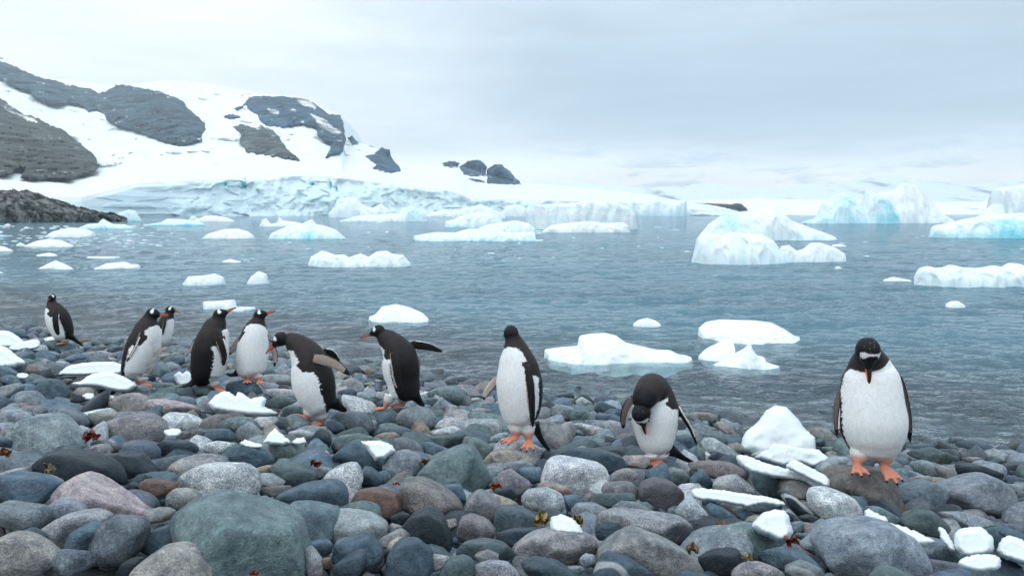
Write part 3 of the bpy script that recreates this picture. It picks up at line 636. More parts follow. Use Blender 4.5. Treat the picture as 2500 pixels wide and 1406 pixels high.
# ---------------------------------------------------------------- beach stones
SC = {'g': (.19, .215, .24), 'b': (.075, .12, .155), 'n': (.105, .15, .15), 'p': (.235, .215, .225), 'k': (.014, .026, .036), 'w': (.41, .42, .425), 't': (.27, .235, .19), 'r': (.17, .10, .07), 'q': (.33, .265, .26), 'd': (.13, .115, .10)}
CN = {'g': 'grey', 'b': 'blue-grey', 'n': 'green-grey', 'p': 'pinkish grey', 'k': 'near-black', 'w': 'pale', 't': 'tan', 'r': 'rusty brown', 'q': 'pink', 'd': 'brown-grey'}
RAW = r'''
6|g1|40,400 60,300 110,190 200,105 350,90 460,150 540,260 545,340 400,350 220,385
6|p|670,220 700,150 830,100 980,95 1080,140 1110,210 1060,280 900,310 700,270
6|w|1105,110 1130,75 1270,90 1400,150 1380,190 1200,195 1110,160
6|tg|580,90 700,60 790,80 820,120 690,170 590,170
6|gn|340,50 450,50 570,110 600,160 560,190 480,165 350,110
6|g|0,60 120,60 220,120 130,190 0,190
6|rg|0,200 90,190 130,240 100,280 0,260
6|bk|0,250 90,260 100,300 60,320 0,310
6|kb|1060,290 1130,255 1280,280 1340,330 1300,370 1150,380 1080,350
6|p|590,330 640,295 710,290 755,330 740,365 620,360
6|pk|600,280 680,260 830,320 820,350 740,350
6|b|820,340 870,290 1000,280 1060,320 1070,380 1040,430 900,400
6|k|670,380 830,350 950,370 1050,480 1040,520 830,530 760,480
6|k|250,500 290,400 380,340 500,340 640,380 740,440 800,540 800,640 640,620 400,560
6|w|500,200 530,165 590,190 590,230 540,250 510,230
6|pk|1200,220 1230,200 1290,210 1280,250 1200,260
6|pk|1290,210 1350,185 1400,210 1370,250 1310,240
6|b|1380,240 1420,190 1540,190 1600,230 1600,270 1450,275
6|gn|1440,180 1540,120 1680,110 1740,160 1700,250 1600,200
6|g|1590,200 1680,140 1730,170 1780,250 1680,270 1600,250
6|w|1700,110 1900,105 1920,130 1800,175 1720,150
6|t|1540,100 1620,60 1720,70 1740,100 1650,110
6|t|1400,110 1470,85 1550,100 1500,130 1400,130
6|w|1350,300 1460,270 1600,290 1500,350 1380,350
6|kb|1480,390 1560,310 1700,300 1820,350 1860,410 1700,450 1540,430
6|n|1800,300 1870,240 1970,250 2080,370 2110,420 1950,420 1820,360
6|kv|2090,280 2160,190 2230,230 2240,300 2200,345 2110,330
6|bk|2170,180 2250,120 2330,170 2340,210 2230,200
6|n|2250,300 2290,240 2420,225 2540,250 2560,290 2400,345 2260,355
7|bk|10,390 150,280 210,275 340,350 375,400 370,470 200,440 30,450
6|bw|2090,360 2150,330 2220,340 2250,390 2180,400
6|p|1130,470 1200,400 1330,365 1440,365 1520,420 1500,440 1290,470 1200,540 1130,540
6|w4|1200,560 1240,490 1350,440 1500,433 1650,435 1735,480 1755,560 1755,610 1680,670 1450,680 1250,620
6|gt|1080,700 1170,600 1280,600 1370,660 1200,740 1110,720
6|bg|790,620 900,605 1010,640 1070,710 960,750 800,680
6|ra|950,560 980,530 1200,560 1190,600 1100,640 1000,630
6|kb|850,570 900,545 970,600 860,605
6|q3|355,650 400,580 460,530 540,505 640,560 780,650 960,760 1000,850 780,830 560,760 420,700
6|bv|0,500 100,490 300,520 400,570 330,640 250,720 60,700 0,660
6|g|0,690 280,720 310,760 280,850 40,900 -20,800
6|g|300,800 340,700 410,660 520,700 580,760 420,820 300,850
6|gp|270,880 420,780 600,745 730,800 600,870 480,970 340,1005 300,960
6|b|390,1010 480,890 600,825 690,850 660,1000 640,1040
6|gk|650,960 700,820 760,800 920,820 965,870 930,1020 860,1080 760,1095 660,1030
6|kb|945,960 1000,890 1140,850 1215,930 1200,1000 1060,1040 960,1000
6|n2|1130,840 1230,730 1400,680 1600,720 1850,770 2000,830 2040,950 2070,1180 2060,1290 1500,1300 1380,1100 1200,950
6|pt|-60,980 0,920 130,910 250,960 345,1060 330,1130 230,1200 0,1230 -60,1150
6|gk|240,1100 350,1015 560,1030 660,1060 660,1120 500,1170 300,1165
6|tp|900,1220 960,1090 1100,1000 1220,980 1320,1040 1400,1160 1410,1260 1100,1300
6|k|780,1200 850,1080 980,1060 900,1200
6|b|150,880 200,860 280,900 300,980 200,940
6|gt|960,760 1060,725 1190,735 1150,800 1020,820
6|g|1620,700 1750,670 1800,640 1830,680 1790,750 1650,740
6|b|1790,760 1870,650 2080,560 2240,540 2350,600 2350,740 2200,720 1900,780
6|nw|1740,490 1830,490 1940,550 1900,570 1760,565
6|nta|1760,580 1980,570 2020,590 1980,630 1770,640
6|nk|1850,430 1900,410 2020,430 2120,480 2145,540 2040,590 1920,560 1870,500
6|rt|1720,460 1800,435 1860,440 1860,500 1760,490
6|g|2110,470 2160,445 2250,460 2180,540 2130,520
6|gw|2180,530 2300,440 2380,420 2450,480 2440,580 2380,630 2330,560 2240,540
6|bn|1880,790 1960,710 2080,700 2280,740 2290,800 2250,950 2080,950 1950,860
7|nw|10,760 100,745 300,780 390,830 400,900 320,940 130,930 20,960
7|b|30,1080 60,950 270,920 370,1020 360,1080 130,1130
6|b|2060,960 2220,940 2255,970 2240,1040 2160,1040
6|gp|2060,1000 2110,985 2190,1100 2190,1183 2100,1190
6|r|2180,1070 2240,1060 2250,1130 2200,1130
7|bk|20,1130 130,1060 240,1010 260,1100 200,1190 60,1200
7|n5a|600,510 700,400 900,310 980,310 1030,400 1100,540 1080,600 930,640 760,585 620,540
7|g|370,440 420,360 520,335 610,370 650,440 600,500 540,540 380,470
7|w|-10,490 130,425 200,430 230,540 200,620 130,640 60,600 0,540
7|kb|215,540 240,450 290,450 370,520 370,560 240,580
7|b|325,490 390,470 430,520 380,560 340,540
7|r6|140,740 200,610 320,595 460,630 500,720 430,785 280,785 150,760
7|pt|470,650 510,560 620,530 760,590 870,680 915,750 880,800 790,810 620,730 500,700
7|b|760,580 900,570 940,660 930,720 880,700 800,630
7|gp|950,660 1030,605 1100,640 1165,710 1120,830 1060,800 920,780 960,700
7|t|1070,620 1150,640 1300,700 1300,730 1200,715 1110,685
7|k|1120,600 1240,580 1290,640 1240,670 1150,640
7|p|1150,500 1230,460 1390,570 1290,650 1170,580
7|bn|1130,770 1170,715 1300,720 1420,790 1440,850 1400,885 1180,890 1130,840
7|w|1315,660 1350,610 1480,590 1590,640 1610,710 1560,765 1430,750 1330,720
7|w7|1440,560 1500,410 1570,380 1700,420 1850,430 1910,490 1900,570 1820,630 1720,660 1600,600
7|qr|1390,565 1500,550 1620,580 1690,640 1600,650 1440,600
7|bk|1570,370 1650,325 1850,330 2000,380 2020,450 1960,490 1880,460 1700,410
7|p|1910,520 1970,470 2070,460 2110,510 2000,560 1920,555
7|p|1855,610 1900,560 2060,550 2105,600 2100,690 1900,650
7|kn|1770,690 1830,630 2070,625 2090,680 1980,730 1820,725
7|pk|2110,640 2130,570 2220,530 2330,550 2420,620 2410,700 2280,750 2150,710
7|g|1630,770 1690,700 1800,690 1910,740 1830,800 1740,825
7|gp|1760,840 1850,765 2000,745 2230,770 2400,800 2500,870 2540,970 2450,1000 2200,940 1880,910
7|g|1910,745 1990,680 2100,690 2220,745 2100,770
7|kb|1815,880 1830,840 1980,820 2050,860 2020,920 1900,960 1830,940
7|tpg8|1820,1060 1850,990 1940,930 2070,875 2170,900 2350,980 2500,1080 2560,1190 2300,1220 2000,1130 1840,1110
7|gt|1250,1010 1380,910 1560,870 1740,900 1870,980 1820,1050 1680,1090 1520,1110 1300,1070
7|kb|1140,900 1250,870 1580,860 1520,890 1360,940 1230,980 1150,950
7|k|500,870 580,770 690,740 780,800 840,980 800,1040 650,1020 590,930
7|p|870,940 900,800 960,770 1090,820 1135,890 1110,950 950,965
7|nk|840,1050 940,960 1060,940 1200,970 1290,1060 1290,1100 1150,1070 980,1050
7|p|990,1045 1080,1005 1160,1040 1150,1100 1050,1090
7|pg|960,1200 990,1120 1100,1085 1220,1100 1320,1200
7|kb|400,1160 420,1020 490,950 600,950 700,1030 720,1130 650,1210 420,1210
7|nk|740,1200 820,1080 920,1050 990,1080 990,1210
7|t|365,1080 420,960 500,925 510,960 440,1020 390,1110
7|gt|330,950 480,870 560,900 550,950 430,950 380,990
7|p|690,1040 830,1060 780,1120 710,1150
7|kb|1270,1100 1370,1065 1550,1090 1720,1190 1700,1220 1330,1200
7|g|1710,1070 1750,1035 1810,1045 1820,1090 1770,1120 1715,1100
7|bv|1800,1200 1850,1060 1900,1035 2060,1080 2230,1190 2200,1220
7|g|1560,1120 1750,1120 1780,1150 1700,1175
7|p|410,860 430,830 500,850 460,900 405,895
7|k|415,790 500,750 560,770 500,840
7|pt|780,811 870,800 880,850 830,880
7|g|460,110 500,60 600,35 700,60 745,140 700,190 600,185 540,150 470,160
7|tra|540,240 590,140 640,130 690,210 700,240 600,245
7|wp|710,190 790,130 870,110 980,160 990,200 900,200
7|bn|280,240 360,180 500,170 570,200 540,240 400,215
7|t|300,240 380,215 450,210 500,240 440,265
7|w|700,200 850,170 940,200 930,225 720,240
7|g|410,260 520,245 620,300 660,370 640,390 560,350 440,340
7|n|940,250 1000,245 1130,320 1100,370 1040,395 940,320
7|nk|580,250 840,230 950,225 930,300 840,315 640,285
7|b|620,280 700,280 840,340 740,385 670,370
7|wp|1120,310 1180,252 1300,265 1440,320 1510,390 1440,440 1300,425 1150,385
7|t|1050,410 1120,340 1250,330 1370,370 1420,430 1330,440 1170,460 1070,435
7|g|1170,460 1200,420 1330,400 1430,450 1290,475
7|gt|1420,135 1500,130 1600,200 1645,290 1540,355 1430,290
7|bw|1100,250 1170,215 1240,215 1180,265 1110,290
7|bk|1600,210 1640,195 1750,220 1750,250 1650,235
7|bv|1660,270 1690,235 1780,250 1870,310 1720,335 1660,310
7|wp|1660,165 1700,145 1880,185 1890,230 1760,225
7|n|1635,105 1680,55 1760,60 1850,160 1700,155
7|g|1515,70 1570,25 1660,40 1680,70 1600,130 1530,100
7|gw|1850,150 1920,130 2060,170 2060,230 1930,240 1890,200
7|q|1990,370 2150,370 2210,420 2140,455 2000,440
7|ba|2170,480 2290,420 2350,540 2240,560 2160,530
7|n|2310,730 2370,730 2350,768 2310,765
7|n|2120,690 2170,685 2230,735 2180,745
7|p|1740,640 1790,610 1840,630 1770,690 1735,680
7|b|1600,650 1700,640 1730,690 1640,745 1610,700
7|b|1290,460 1450,450 1450,545 1380,555
8|d9|1160,565 1200,480 1290,460 1500,465 1640,520 1670,640 1690,760 1500,765 1400,720 1250,620
8|w|1055,640 1080,605 1200,600 1330,650 1390,740 1395,790 1230,845 1120,790 1060,730
8|gA|1100,970 1150,890 1300,835 1500,825 1680,880 1770,1000 1770,1130 1700,1220 1250,1220 1130,1090
8|g|980,980 1080,900 1150,890 1130,1000 1130,1070
8|gB|1850,690 1920,610 2150,520 2270,505 2400,580 2440,690 2400,815 2200,790 1900,760
8|bg|1650,650 1700,590 1850,540 1970,590 1880,660 1860,750 1730,770
8|g|1920,765 2100,760 2330,830 2375,870 2340,945 2180,860
8|nk|1660,830 1780,750 1900,755 2030,890 1900,910 1770,880
8|gb|1760,980 1850,935 1980,960 2070,1060 2040,1100 1870,1080 1770,1030
8|gk|1770,1140 1850,1080 2050,1110 2420,1190 2400,1230 1760,1230
8|b|2280,1110 2350,1075 2450,1110 2480,1190 2280,1150
8|b|2350,910 2400,860 2500,900 2520,970 2400,910
8|nC|430,960 470,880 620,840 820,870 865,930 850,1000 700,1050 560,1020 450,1000
8|k|300,1080 400,1020 560,1010 620,1080 560,1160 350,1170
8|bv|640,1100 740,1030 900,995 1030,1040 1140,1140 1080,1150 900,1120 750,1100
8|p|510,1170 600,1105 720,1095 840,1140 900,1200 520,1220
8|gv|890,1120 1000,1085 1120,1130 1190,1210 900,1210
8|gw|130,770 200,680 260,670 340,740 420,850 380,880 240,820
8|b|350,730 400,700 500,750 570,840 500,880 430,820
8|nt|440,690 500,655 560,690 600,725 520,745 450,715
8|b|530,750 620,725 665,765 580,820
8|t|600,820 640,790 710,765 640,845
8|kg|640,740 690,670 740,665 840,720 790,745 690,765
8|kv|850,640 870,610 940,640 1060,750 1000,810 900,710
8|w|390,570 430,520 560,500 640,560 695,630 520,625 400,605
8|bn|650,530 670,480 880,480 1000,540 1050,600 850,650 710,620
8|gt|860,550 920,520 1000,540 1080,600 1050,700 940,650 850,620
8|tp|220,430 340,410 520,420 610,470 560,510 400,535 240,455
8|ba|190,585 320,460 390,540 380,595
8|nk|90,530 130,480 230,500 220,560 140,565
8|wg|280,260 400,250 570,350 450,375 330,335
8|n|230,350 280,310 340,330 340,400 270,415
8|k|340,390 420,340 510,370 530,410 350,415
8|n|310,230 440,220 480,250 470,300 340,255
8|kb|480,250 530,230 600,260 590,285 490,285
8|t|490,295 560,280 595,300 580,345 510,325
8|gt|1020,200 1070,180 1160,185 1240,260 1240,310 1120,285
8|b|1085,270 1120,250 1165,290 1100,305
8|n|1120,310 1250,310 1250,350 1150,345
8|t|1150,350 1200,335 1250,355 1180,372
8|bw|1080,460 1200,380 1320,380 1330,430 1250,465 1100,475
8|kn|1690,360 1880,320 2040,370 2040,425 1900,430 1800,390
8|k|2050,430 2200,430 2450,520 2200,545 2060,500
8|nb|1610,480 1680,450 1760,490 1740,535 1640,545
8|t|1700,540 1760,515 1960,520 2010,560 1960,605 1870,550 1720,575
8|gn|1730,430 1830,400 2000,450 1960,505 1800,505
8|gt|2070,380 2200,380 2280,420 2100,415
8|g|2400,570 2500,560 2520,640 2440,655
8|tg|1900,440 2000,450 2070,530 1960,545
8|n|930,860 1000,820 1000,870 950,895
8|n|950,890 1040,900 1040,925 960,915
8|nb|1040,900 1080,840 1140,800 1210,850 1100,895
8|k|970,790 1050,770 1110,790 1050,845
8|gt|220,80 330,75 420,90 410,150 260,145
8|g|200,150 300,150 500,210 380,225 240,195
8|tp|410,150 470,140 560,230 520,245 440,195
8|n|420,115 500,115 600,160 540,168
8|bn|1420,720 1530,720 1680,800 1650,840 1580,830 1500,780
8|kb|150,240 230,230 290,270 260,340 150,345
1|n|300,600 350,540 480,525 600,560 640,600 560,645 400,650
1|bw|340,660 400,625 510,640 500,680 380,692
1|g|120,640 200,625 280,670 280,715 180,702
1|w|330,700 370,690 430,700 420,730 350,732
1|b|500,700 680,660 760,660 740,690 620,722 520,722
1|wp|750,640 850,620 970,650 970,680 880,708 780,672
1|b|560,650 620,600 720,640 700,662
1|wt|880,690 930,675 1010,690 1000,714 900,714
1|rg|100,780 200,740 330,740 480,810 460,832 300,824 150,802
1|g|390,740 440,715 560,740 590,770 500,812
1|g|240,740 320,715 410,740 380,762
1|b|0,860 10,740 100,800 180,850 130,862
1|b|0,850 60,830 180,860 210,900 60,932 0,942
1|n|190,860 260,815 380,850 370,892 220,892
1|b|210,890 290,880 350,890 300,952
1|b|310,950 380,870 480,870 540,930 570,1030 500,1072 420,1045
1|t|620,1000 680,935 760,935 810,990 730,1022
1|k|800,960 830,930 970,960 990,1000 900,992
1|k|610,1050 660,990 770,1020 740,1052 640,1072
1|bg|580,950 650,890 740,890 770,930 670,942 600,978
1|k|440,850 560,835 690,840 600,872 540,902
1|pr|520,900 560,860 630,870 560,922
1|g|0,930 100,905 190,930 150,970 60,1065 0,1045
1|g|70,1060 160,970 290,970 360,1040 400,1095 250,1112 90,1112
1|g|0,1110 130,1110 280,1170 200,1225 0,1245
1|pg|160,1110 240,1090 380,1100 400,1155 260,1175
1|n|400,1120 600,1110 750,1220 750,1285 640,1265 500,1185
1|bw|470,1080 560,1065 670,1090 640,1112 490,1108
1|pt|940,1070 1030,1000 1130,985 1240,1020 1300,1110 1250,1185 1130,1195 1000,1155
1|g|820,1090 870,1030 980,1000 950,1080 930,1115 840,1135
1|b|670,1080 780,1040 900,1020 840,1080 720,1112
1|b|1270,1155 1340,1085 1390,1090 1380,1205 1340,1215
1|q|1260,1040 1400,1040 1620,1090 1720,1150 1700,1225 1500,1170 1330,1120
1|g|1000,990 1130,920 1240,915 1320,960 1340,1025 1200,1005
1|nk|1290,950 1400,940 1500,990 1480,1025 1340,1015
1|n|1640,960 1700,900 1780,920 1890,980 1850,1015 1640,995
1|bvD|1925,970 1960,890 2130,865 2240,910 2250,1000 2130,1025 1930,990
1|bg|1400,1040 1550,1010 1680,1030 1690,1085 1650,1112 1500,1065
1|n|1260,850 1290,740 1370,715 1450,800 1430,862 1330,872
1|g|1400,770 1450,715 1530,750 1550,800 1470,832
1|bn|1380,700 1440,665 1570,660 1580,720 1530,752 1420,724
1|n|1390,610 1450,590 1510,630 1500,662 1420,642
1|t|1340,680 1400,640 1480,650 1400,692
1|n|1550,750 1590,730 1640,740 1640,792 1560,784
1|g|1570,690 1620,675 1640,720 1590,733
1|wp|2250,830 2330,830 2460,830 2460,922 2330,924 2260,884
1|wp|2260,950 2460,950 2460,1012 2270,994
1|n|2280,1060 2360,1010 2460,1010 2460,1092 2300,1102
1|pr|650,530 700,510 790,530 780,562 700,554
1|n|780,550 850,510 930,530 1000,570 900,604 820,604
1|tp|820,600 860,560 910,590 870,622
1|b|700,600 760,575 820,600 760,642
1|nb|900,620 970,580 1050,580 1040,622 950,642
1|g|960,650 1040,620 1050,690 990,692
1|n|215,405 255,370 300,390 290,415 220,415
1|b|80,440 160,450 230,500 180,532
1|p|230,490 290,485 330,515 240,522
1|g|20,370 60,360 110,380 70,402
2|tr|885,540 930,490 975,520 970,558 900,562
2|pk|955,560 990,530 1050,545 1050,575 980,578
2|tp|690,570 700,520 760,520 800,560 720,602
2|wp|730,600 790,575 850,590 900,640 890,702 800,684
2|tw|690,620 740,600 780,640 700,662
2|b|700,670 800,650 850,690 800,722 700,702
2|w|900,660 930,640 960,680 900,692
2|wp|970,690 1010,675 1090,700 1080,742 990,722
2|rk|800,550 870,545 890,580 870,612
2|t|880,620 960,600 990,620 960,642
2|w|700,710 760,705 900,760 970,770 1000,830 990,885 900,875 760,810 710,780
2|kg|640,890 700,830 850,835 920,860 970,940 940,1005 800,1005 740,930
2|n|820,720 900,710 990,740 990,782 900,754
2|bn|1000,870 1060,830 1110,840 1140,900 1090,942 1030,942
2|gp|1040,800 1150,780 1240,790 1150,842
2|b|990,770 1040,740 1090,750 1040,792
2|nE|1360,700 1460,650 1600,630 1660,680 1660,785 1560,805 1460,745
2|n|1370,660 1430,635 1500,640 1400,692
2|bn|1350,740 1430,720 1470,740 1400,802 1350,792
2|ga|1440,785 1490,720 1550,800 1460,832 1400,814
2|w|1660,730 1800,720 1830,750 1720,752
2|bw|1690,780 1740,755 1890,760 1900,800 1700,804
2|wp|1680,820 1790,800 1900,820 1930,855 1820,864
2|gt|1780,880 1850,850 1950,870 1930,932 1840,942
2|r|1570,800 1620,790 1680,820 1640,833
2|wg|1510,850 1570,810 1700,830 1780,880 1770,904 1640,884
2|wp|1425,960 1490,890 1570,875 1740,950 1735,995 1620,995
2|w|310,990 400,965 520,990 500,1045 370,1045
2|g|290,880 340,850 400,860 500,930 490,975 380,965
2|wp|130,660 250,655 380,665 380,745 250,714 140,704
2|n|150,750 250,710 370,730 400,770 250,804 170,794
2|wk|120,570 180,545 330,550 360,620 300,655 180,614
2|n|280,800 340,780 430,790 460,850 400,885 300,864
2|g|2330,800 2400,775 2480,800 2500,860 2430,905 2350,864
3|w|15,500 60,470 140,520 110,548 40,544
3|kb|120,560 180,495 290,540 280,572 180,588
3|n|0,560 90,560 180,650 60,655 0,644
3|b|255,590 300,545 340,560 350,610 300,634
3|bk|150,620 160,590 290,590 300,630 200,654
'''
FOOTPX = []
STN = []          # name, poly px, centre 3d, radius, verts, faces, colour...
def stone_shape(U, ed, T, seed, pn, amp, face=False):
    """rounded polyhedron: ed = list of (nx, ny, d) half-planes in the local frame, T = half thickness"""
    r_ = np.random.default_rng(seed); N = []; Dd = []
    for nx, ny, d in ed:
        N.append((nx, ny, 0)); Dd.append(d)
        for sg in (1, -1):
            a = r_.uniform(.5, .95); N.append((nx*math.cos(a), ny*math.cos(a), sg*math.sin(a))); Dd.append((d*math.cos(a)+T*math.sin(a))*r_.uniform(.80, .93))
    for sg in (1, -1):
        a, b = r_.normal(0, .16, 2); n = np.array([a, b, sg]); n /= np.linalg.norm(n); N.append(tuple(n)); Dd.append(T)
    N = np.array(N); Dd = np.maximum(np.array(Dd), 1e-4)
    for _ in range(int(r_.integers(2, 6))):
        n = r_.normal(size=3)*np.array([1, 1, .8])
        if face: n[2] = -abs(n[2])-1.1
        n /= np.linalg.norm(n); d0 = ((np.clip((N@n)/Dd, 0, None)**12).sum())**(-1/12)
        N = np.vstack([N, n]); Dd = np.append(Dd, d0*r_.uniform(.76, .93))
    q = np.clip((U@N.T)/Dd[None], 0, None)
    r = (q**pn).sum(1)**(-1/pn)
    r = r*1.03
    V = U*r[:, None]; s = np.median(Dd)
    k = V/s
    f = fbm(k*.9+seed*1.37, 3)*amp+ridged(k*1.3+seed*.77, 3)*amp*.45+fbm(k*3.6+seed, 3)*amp*.35
    return V*(1+f)[:, None]
def colmix(code):
    ks = [c for c in code if c in SC]; return np.mean([SC[c] for c in ks], 0), ks[0]
_raw = [l.split('|') for l in RAW.strip().splitlines()]
SEAT = []
for i, (z, code, s) in enumerate(_raw):
    pp = zp(s, int(z)); pp = hull2d(pp)
    lo, hi = pp.min(0), pp.max(0); c = (lo+hi)/2; wpx, hpx = hi-lo
    g = ground_hit(c[0], c[1], .03)
    for _ in range(2):
        dep = (g-CP)@CF; sc = dep/FPX; g = ground_hit(c[0], c[1], .012+.12*min(wpx, hpx)*sc)
    dep = (g-CP)@CF; sc = dep/FPX
    rr = np.random.default_rng(i*7+3)
    q = (pp-c)*sc; q[:, 1] *= -1
    q = q[::-1] if ((q[0, 0]*q[1, 1]-q[1, 0]*q[0, 1]) < 0) else q
    ed = []
    n = len(q)
    for k in range(n):
        a, b = q[k], q[(k+1) % n]; e = b-a; L = np.hypot(*e)
        if L < 1e-5: continue
        nx, ny = e[1]/L, -e[0]/L; d = nx*a[0]+ny*a[1]
        if d < 0: nx, ny, d = -nx, -ny, -d
        ed.append((nx, ny, d))
    mn, mx = min(wpx, hpx)*sc, max(wpx, hpx)*sc
    T = np.clip(.42*mn+.12*mx, .3*mn, .62*mn)*rr.uniform(.9, 1.1)
    big = mx/sc > 110
    U, F = ICO[5 if mx/sc > 230 else 4 if big else 3]
    ang = 'a' in code
    V = stone_shape(U, ed, T, i+1, 38 if ang else rr.uniform(15, 34), .05 if ang else .04, True)
    Wv = g[None]+V[:, :1]*CR+V[:, 1:2]*CU+V[:, 2:3]*CF
    STN.append(dict(px=c, w=wpx, h=hpx, c=g, r=(wpx+hpx)/4*sc, V=Wv, F=F, code=code, poly=pp, T=T, i=i))
# fillers: every gap of the beach takes a smaller stone
EXCL = [(1800, 1000, 2030, 1160), (505, 965, 685, 1030), (160, 905, 340, 970), (142, 885, 300, 925), (1790, 1110, 2030, 1205), (1685, 1190, 1920, 1245), (2056, 1245, 2290, 1335), (2290, 1290, 2500, 1400), (1830, 1250, 1940, 1330), (1340, 1260, 1430, 1305), (880, 1080, 966, 1125)]
def fill_stones():
    r = np.random.default_rng(21); cell = {}; out = []
    def key(p): return (int(p[0]//.25), int(p[1]//.25))
    def add(p, rad_): cell.setdefault(key(p), []).append((p[0], p[1], rad_))
    for s in STN: add(s['c'], s['r']*.86)
    def free(p, rad_, k):
        a, b = key(p)
        for i in (-1, 0, 1):
            for j in (-1, 0, 1):
                for (x, y, q) in cell.get((a+i, b+j), ()):
                    if (x-p[0])**2+(y-p[1])**2 < (k*(q+rad_))**2: return False
        return True
    for rmin, rmax, tries, k in ((.075, .12, 4200, .9), (.05, .085, 12500, .86), (.032, .055, 27000, .82), (.02, .034, 26000, .78), (.011, .02, 26000, .74)):
        for _ in range(tries):
            D = 1.7+13.5*r.random()**1.1; x = r.uniform(-.95, .98)*(D+.6)
            s = float(sdist(x, D))
            if s < -4.6: continue
            if rmax < .04 and D > 5.5: continue
            if rmax < .025: D = 1.7+2.2*r.random(); x = r.uniform(-.7, .7)*(D+.2); s = float(sdist(x, D))
            pj = proj(np.array([x, D, float(ground(x, D))+.02]))
            if any(a <= pj[0] <= c and b <= pj[1] <= d for a, b, c, d in EXCL): continue
            q = r.uniform(rmin, rmax)*(1+.25*max(0, D-6)/6 if rmax > .06 else 1)
            if free((x, D), q, k): add((x, D), q); out.append((x, D, q, s))
    return out
FILL = fill_stones()
_cw = 'ggggbbbbnnnnppwkkktgbk'
for j, (x, y, q, s) in enumerate(FILL):
    r = np.random.default_rng(9000+j)
    code = _cw[r.integers(len(_cw))]+('' if r.random() < .5 else 'gbnpk'[r.integers(5)])
    g = np.array([x, y, float(ground(x, y))+q*.06-.042])
    U, F = ICO[3 if (q/y) > .012 else 2]
    ax = q*np.array([r.uniform(.95, 1.3), r.uniform(.75, 1.0)]); th = r.uniform(0, 2*math.pi)
    m = r.integers(4, 7); ph = np.sort(r.uniform(0, 2*math.pi, m)+np.arange(m)*0)
    ph = np.arange(m)*2*math.pi/m+r.uniform(-.45, .45, m)
    ed = [(math.cos(a), math.sin(a), math.hypot(ax[0]*math.cos(a), ax[1]*math.sin(a))*r.uniform(.82, 1)) for a in ph]
    V = stone_shape(U, ed, q*r.uniform(.5, .72), 500+j, r.uniform(12, 30), .07)
    ct, st = math.cos(th), math.sin(th); tl = r.normal(0, .22, 2)
    x2 = V[:, 0]*ct-V[:, 1]*st; y2 = V[:, 0]*st+V[:, 1]*ct; z2 = V[:, 2]+x2*tl[0]+y2*(tl[1]+.1)
    Wv = np.stack([x2, y2, z2], 1)+g
    px, py = proj(g); sc = ((g-CP)@CF)/FPX
    STN.append(dict(px=np.array([px, py]), w=2*q/sc, h=1.3*q/sc, c=g, r=q, V=Wv, F=F, code=code, poly=None, T=q, i=2000+j, s=s))
def stone_attrs(s):
    base, k0 = colmix(s['code']); r = np.random.default_rng(s['i']+77)
    col = (base*.84+base.mean()*.16)*np.array([.95, 1.02, 1.07])*r.uniform(.82, 1.42)*(1+r.normal(0, .015, 3))
    if s.get('s', 1) < .25: col = col*.9
    spk = {'w': .95, 'p': .8, 'g': .6, 't': .6, 'q': .5, 'd': .7, 'n': .35, 'b': .3, 'k': .15, 'r': .2}[k0]*r.uniform(.6, 1.1)
    vein = 1.0 if 'v' in s['code'] else (.7 if r.random() < .05 and k0 in 'bkn' else 0)
    n = len(s['V']); return np.tile(col, (n, 1)), np.full(n, spk), np.full(n, vein)

# ---- which stones become things: all traced ones plus the largest fillers in view, 300 in all
LMK = [('the penguin facing the camera', 150, 780), ('the stained-belly penguin', 345, 850), ('the penguin with its back turned', 510, 855), ('the penguin with tilted white chest', 615, 850), ('the stooping walking penguin', 750, 930), ('the penguin with outstretched flipper', 965, 895),
       ('the penguin hiding its beak', 1265, 945), ('the bent-double penguin', 1590, 1025), ('the penguin on the brown boulder', 2125, 990), ('the tall ice chunk', 1915, 1075), ('the yellow kelp', 1372, 1272), ('the angular ice slab with teeth', 590, 990),
       ('the long thin ice sliver', 1800, 1215), ('the two ice caps at the right corner', 2390, 1330), ('the crescent-shaped ice slab', 265, 930)]
SIG = {'1': 'big grey dome-shaped stone left of the red kelp, near the left edge', '4': 'pale speckled oval granite boulder above the big green slab', '3': 'pink-and-white boulder with a long sloping back, lower left', '2': 'biggest green-grey slab at the bottom edge',
       '5': 'wedge-shaped green-grey stone with a pointed top, centre of the beach', '6': 'rust-stained brown boulder left of centre near the bottom', '7': 'pale lumpy boulder right of the wedge-shaped stone', '8': 'brown loaf-shaped boulder on the bottom edge with a dark top spot',
       '9': 'brown streaked boulder that the rightmost penguin stands on', 'A': 'broad grey speckled dome, the largest at lower right', 'B': 'large smooth grey wedge near the right edge', 'C': 'blue-green oval stone under the white ice cap', 'D': 'dark blue boulder with a white quartz vein below the tilted-chest penguin', 'E': 'large flat-topped green-grey stone right of the outstretched-flipper penguin'}
for s in STN:
    for k, v in SIG.items():
        if k in s['code'] and s['poly'] is not None: LMK.append(({'1': 'the big grey dome', '2': 'the biggest green slab', '3': 'the pink boulder', '4': 'the pale oval boulder', '5': 'the green wedge stone', '6': 'the rust-stained boulder', '7': 'the pale lumpy boulder', '8': 'the brown loaf boulder', '9': 'the brown streaked boulder', 'A': 'the broad grey dome', 'B': 'the big grey wedge', 'C': 'the blue-green oval', 'D': 'the veined blue boulder', 'E': 'the flat-topped green stone'}[k], *s['px']))
hand = [s for s in STN if s['poly'] is not None]
fill = [s for s in STN if s['poly'] is None and -10 < s['px'][0] < 2510 and s['px'][1] < 1400 and s['s'] > .1]
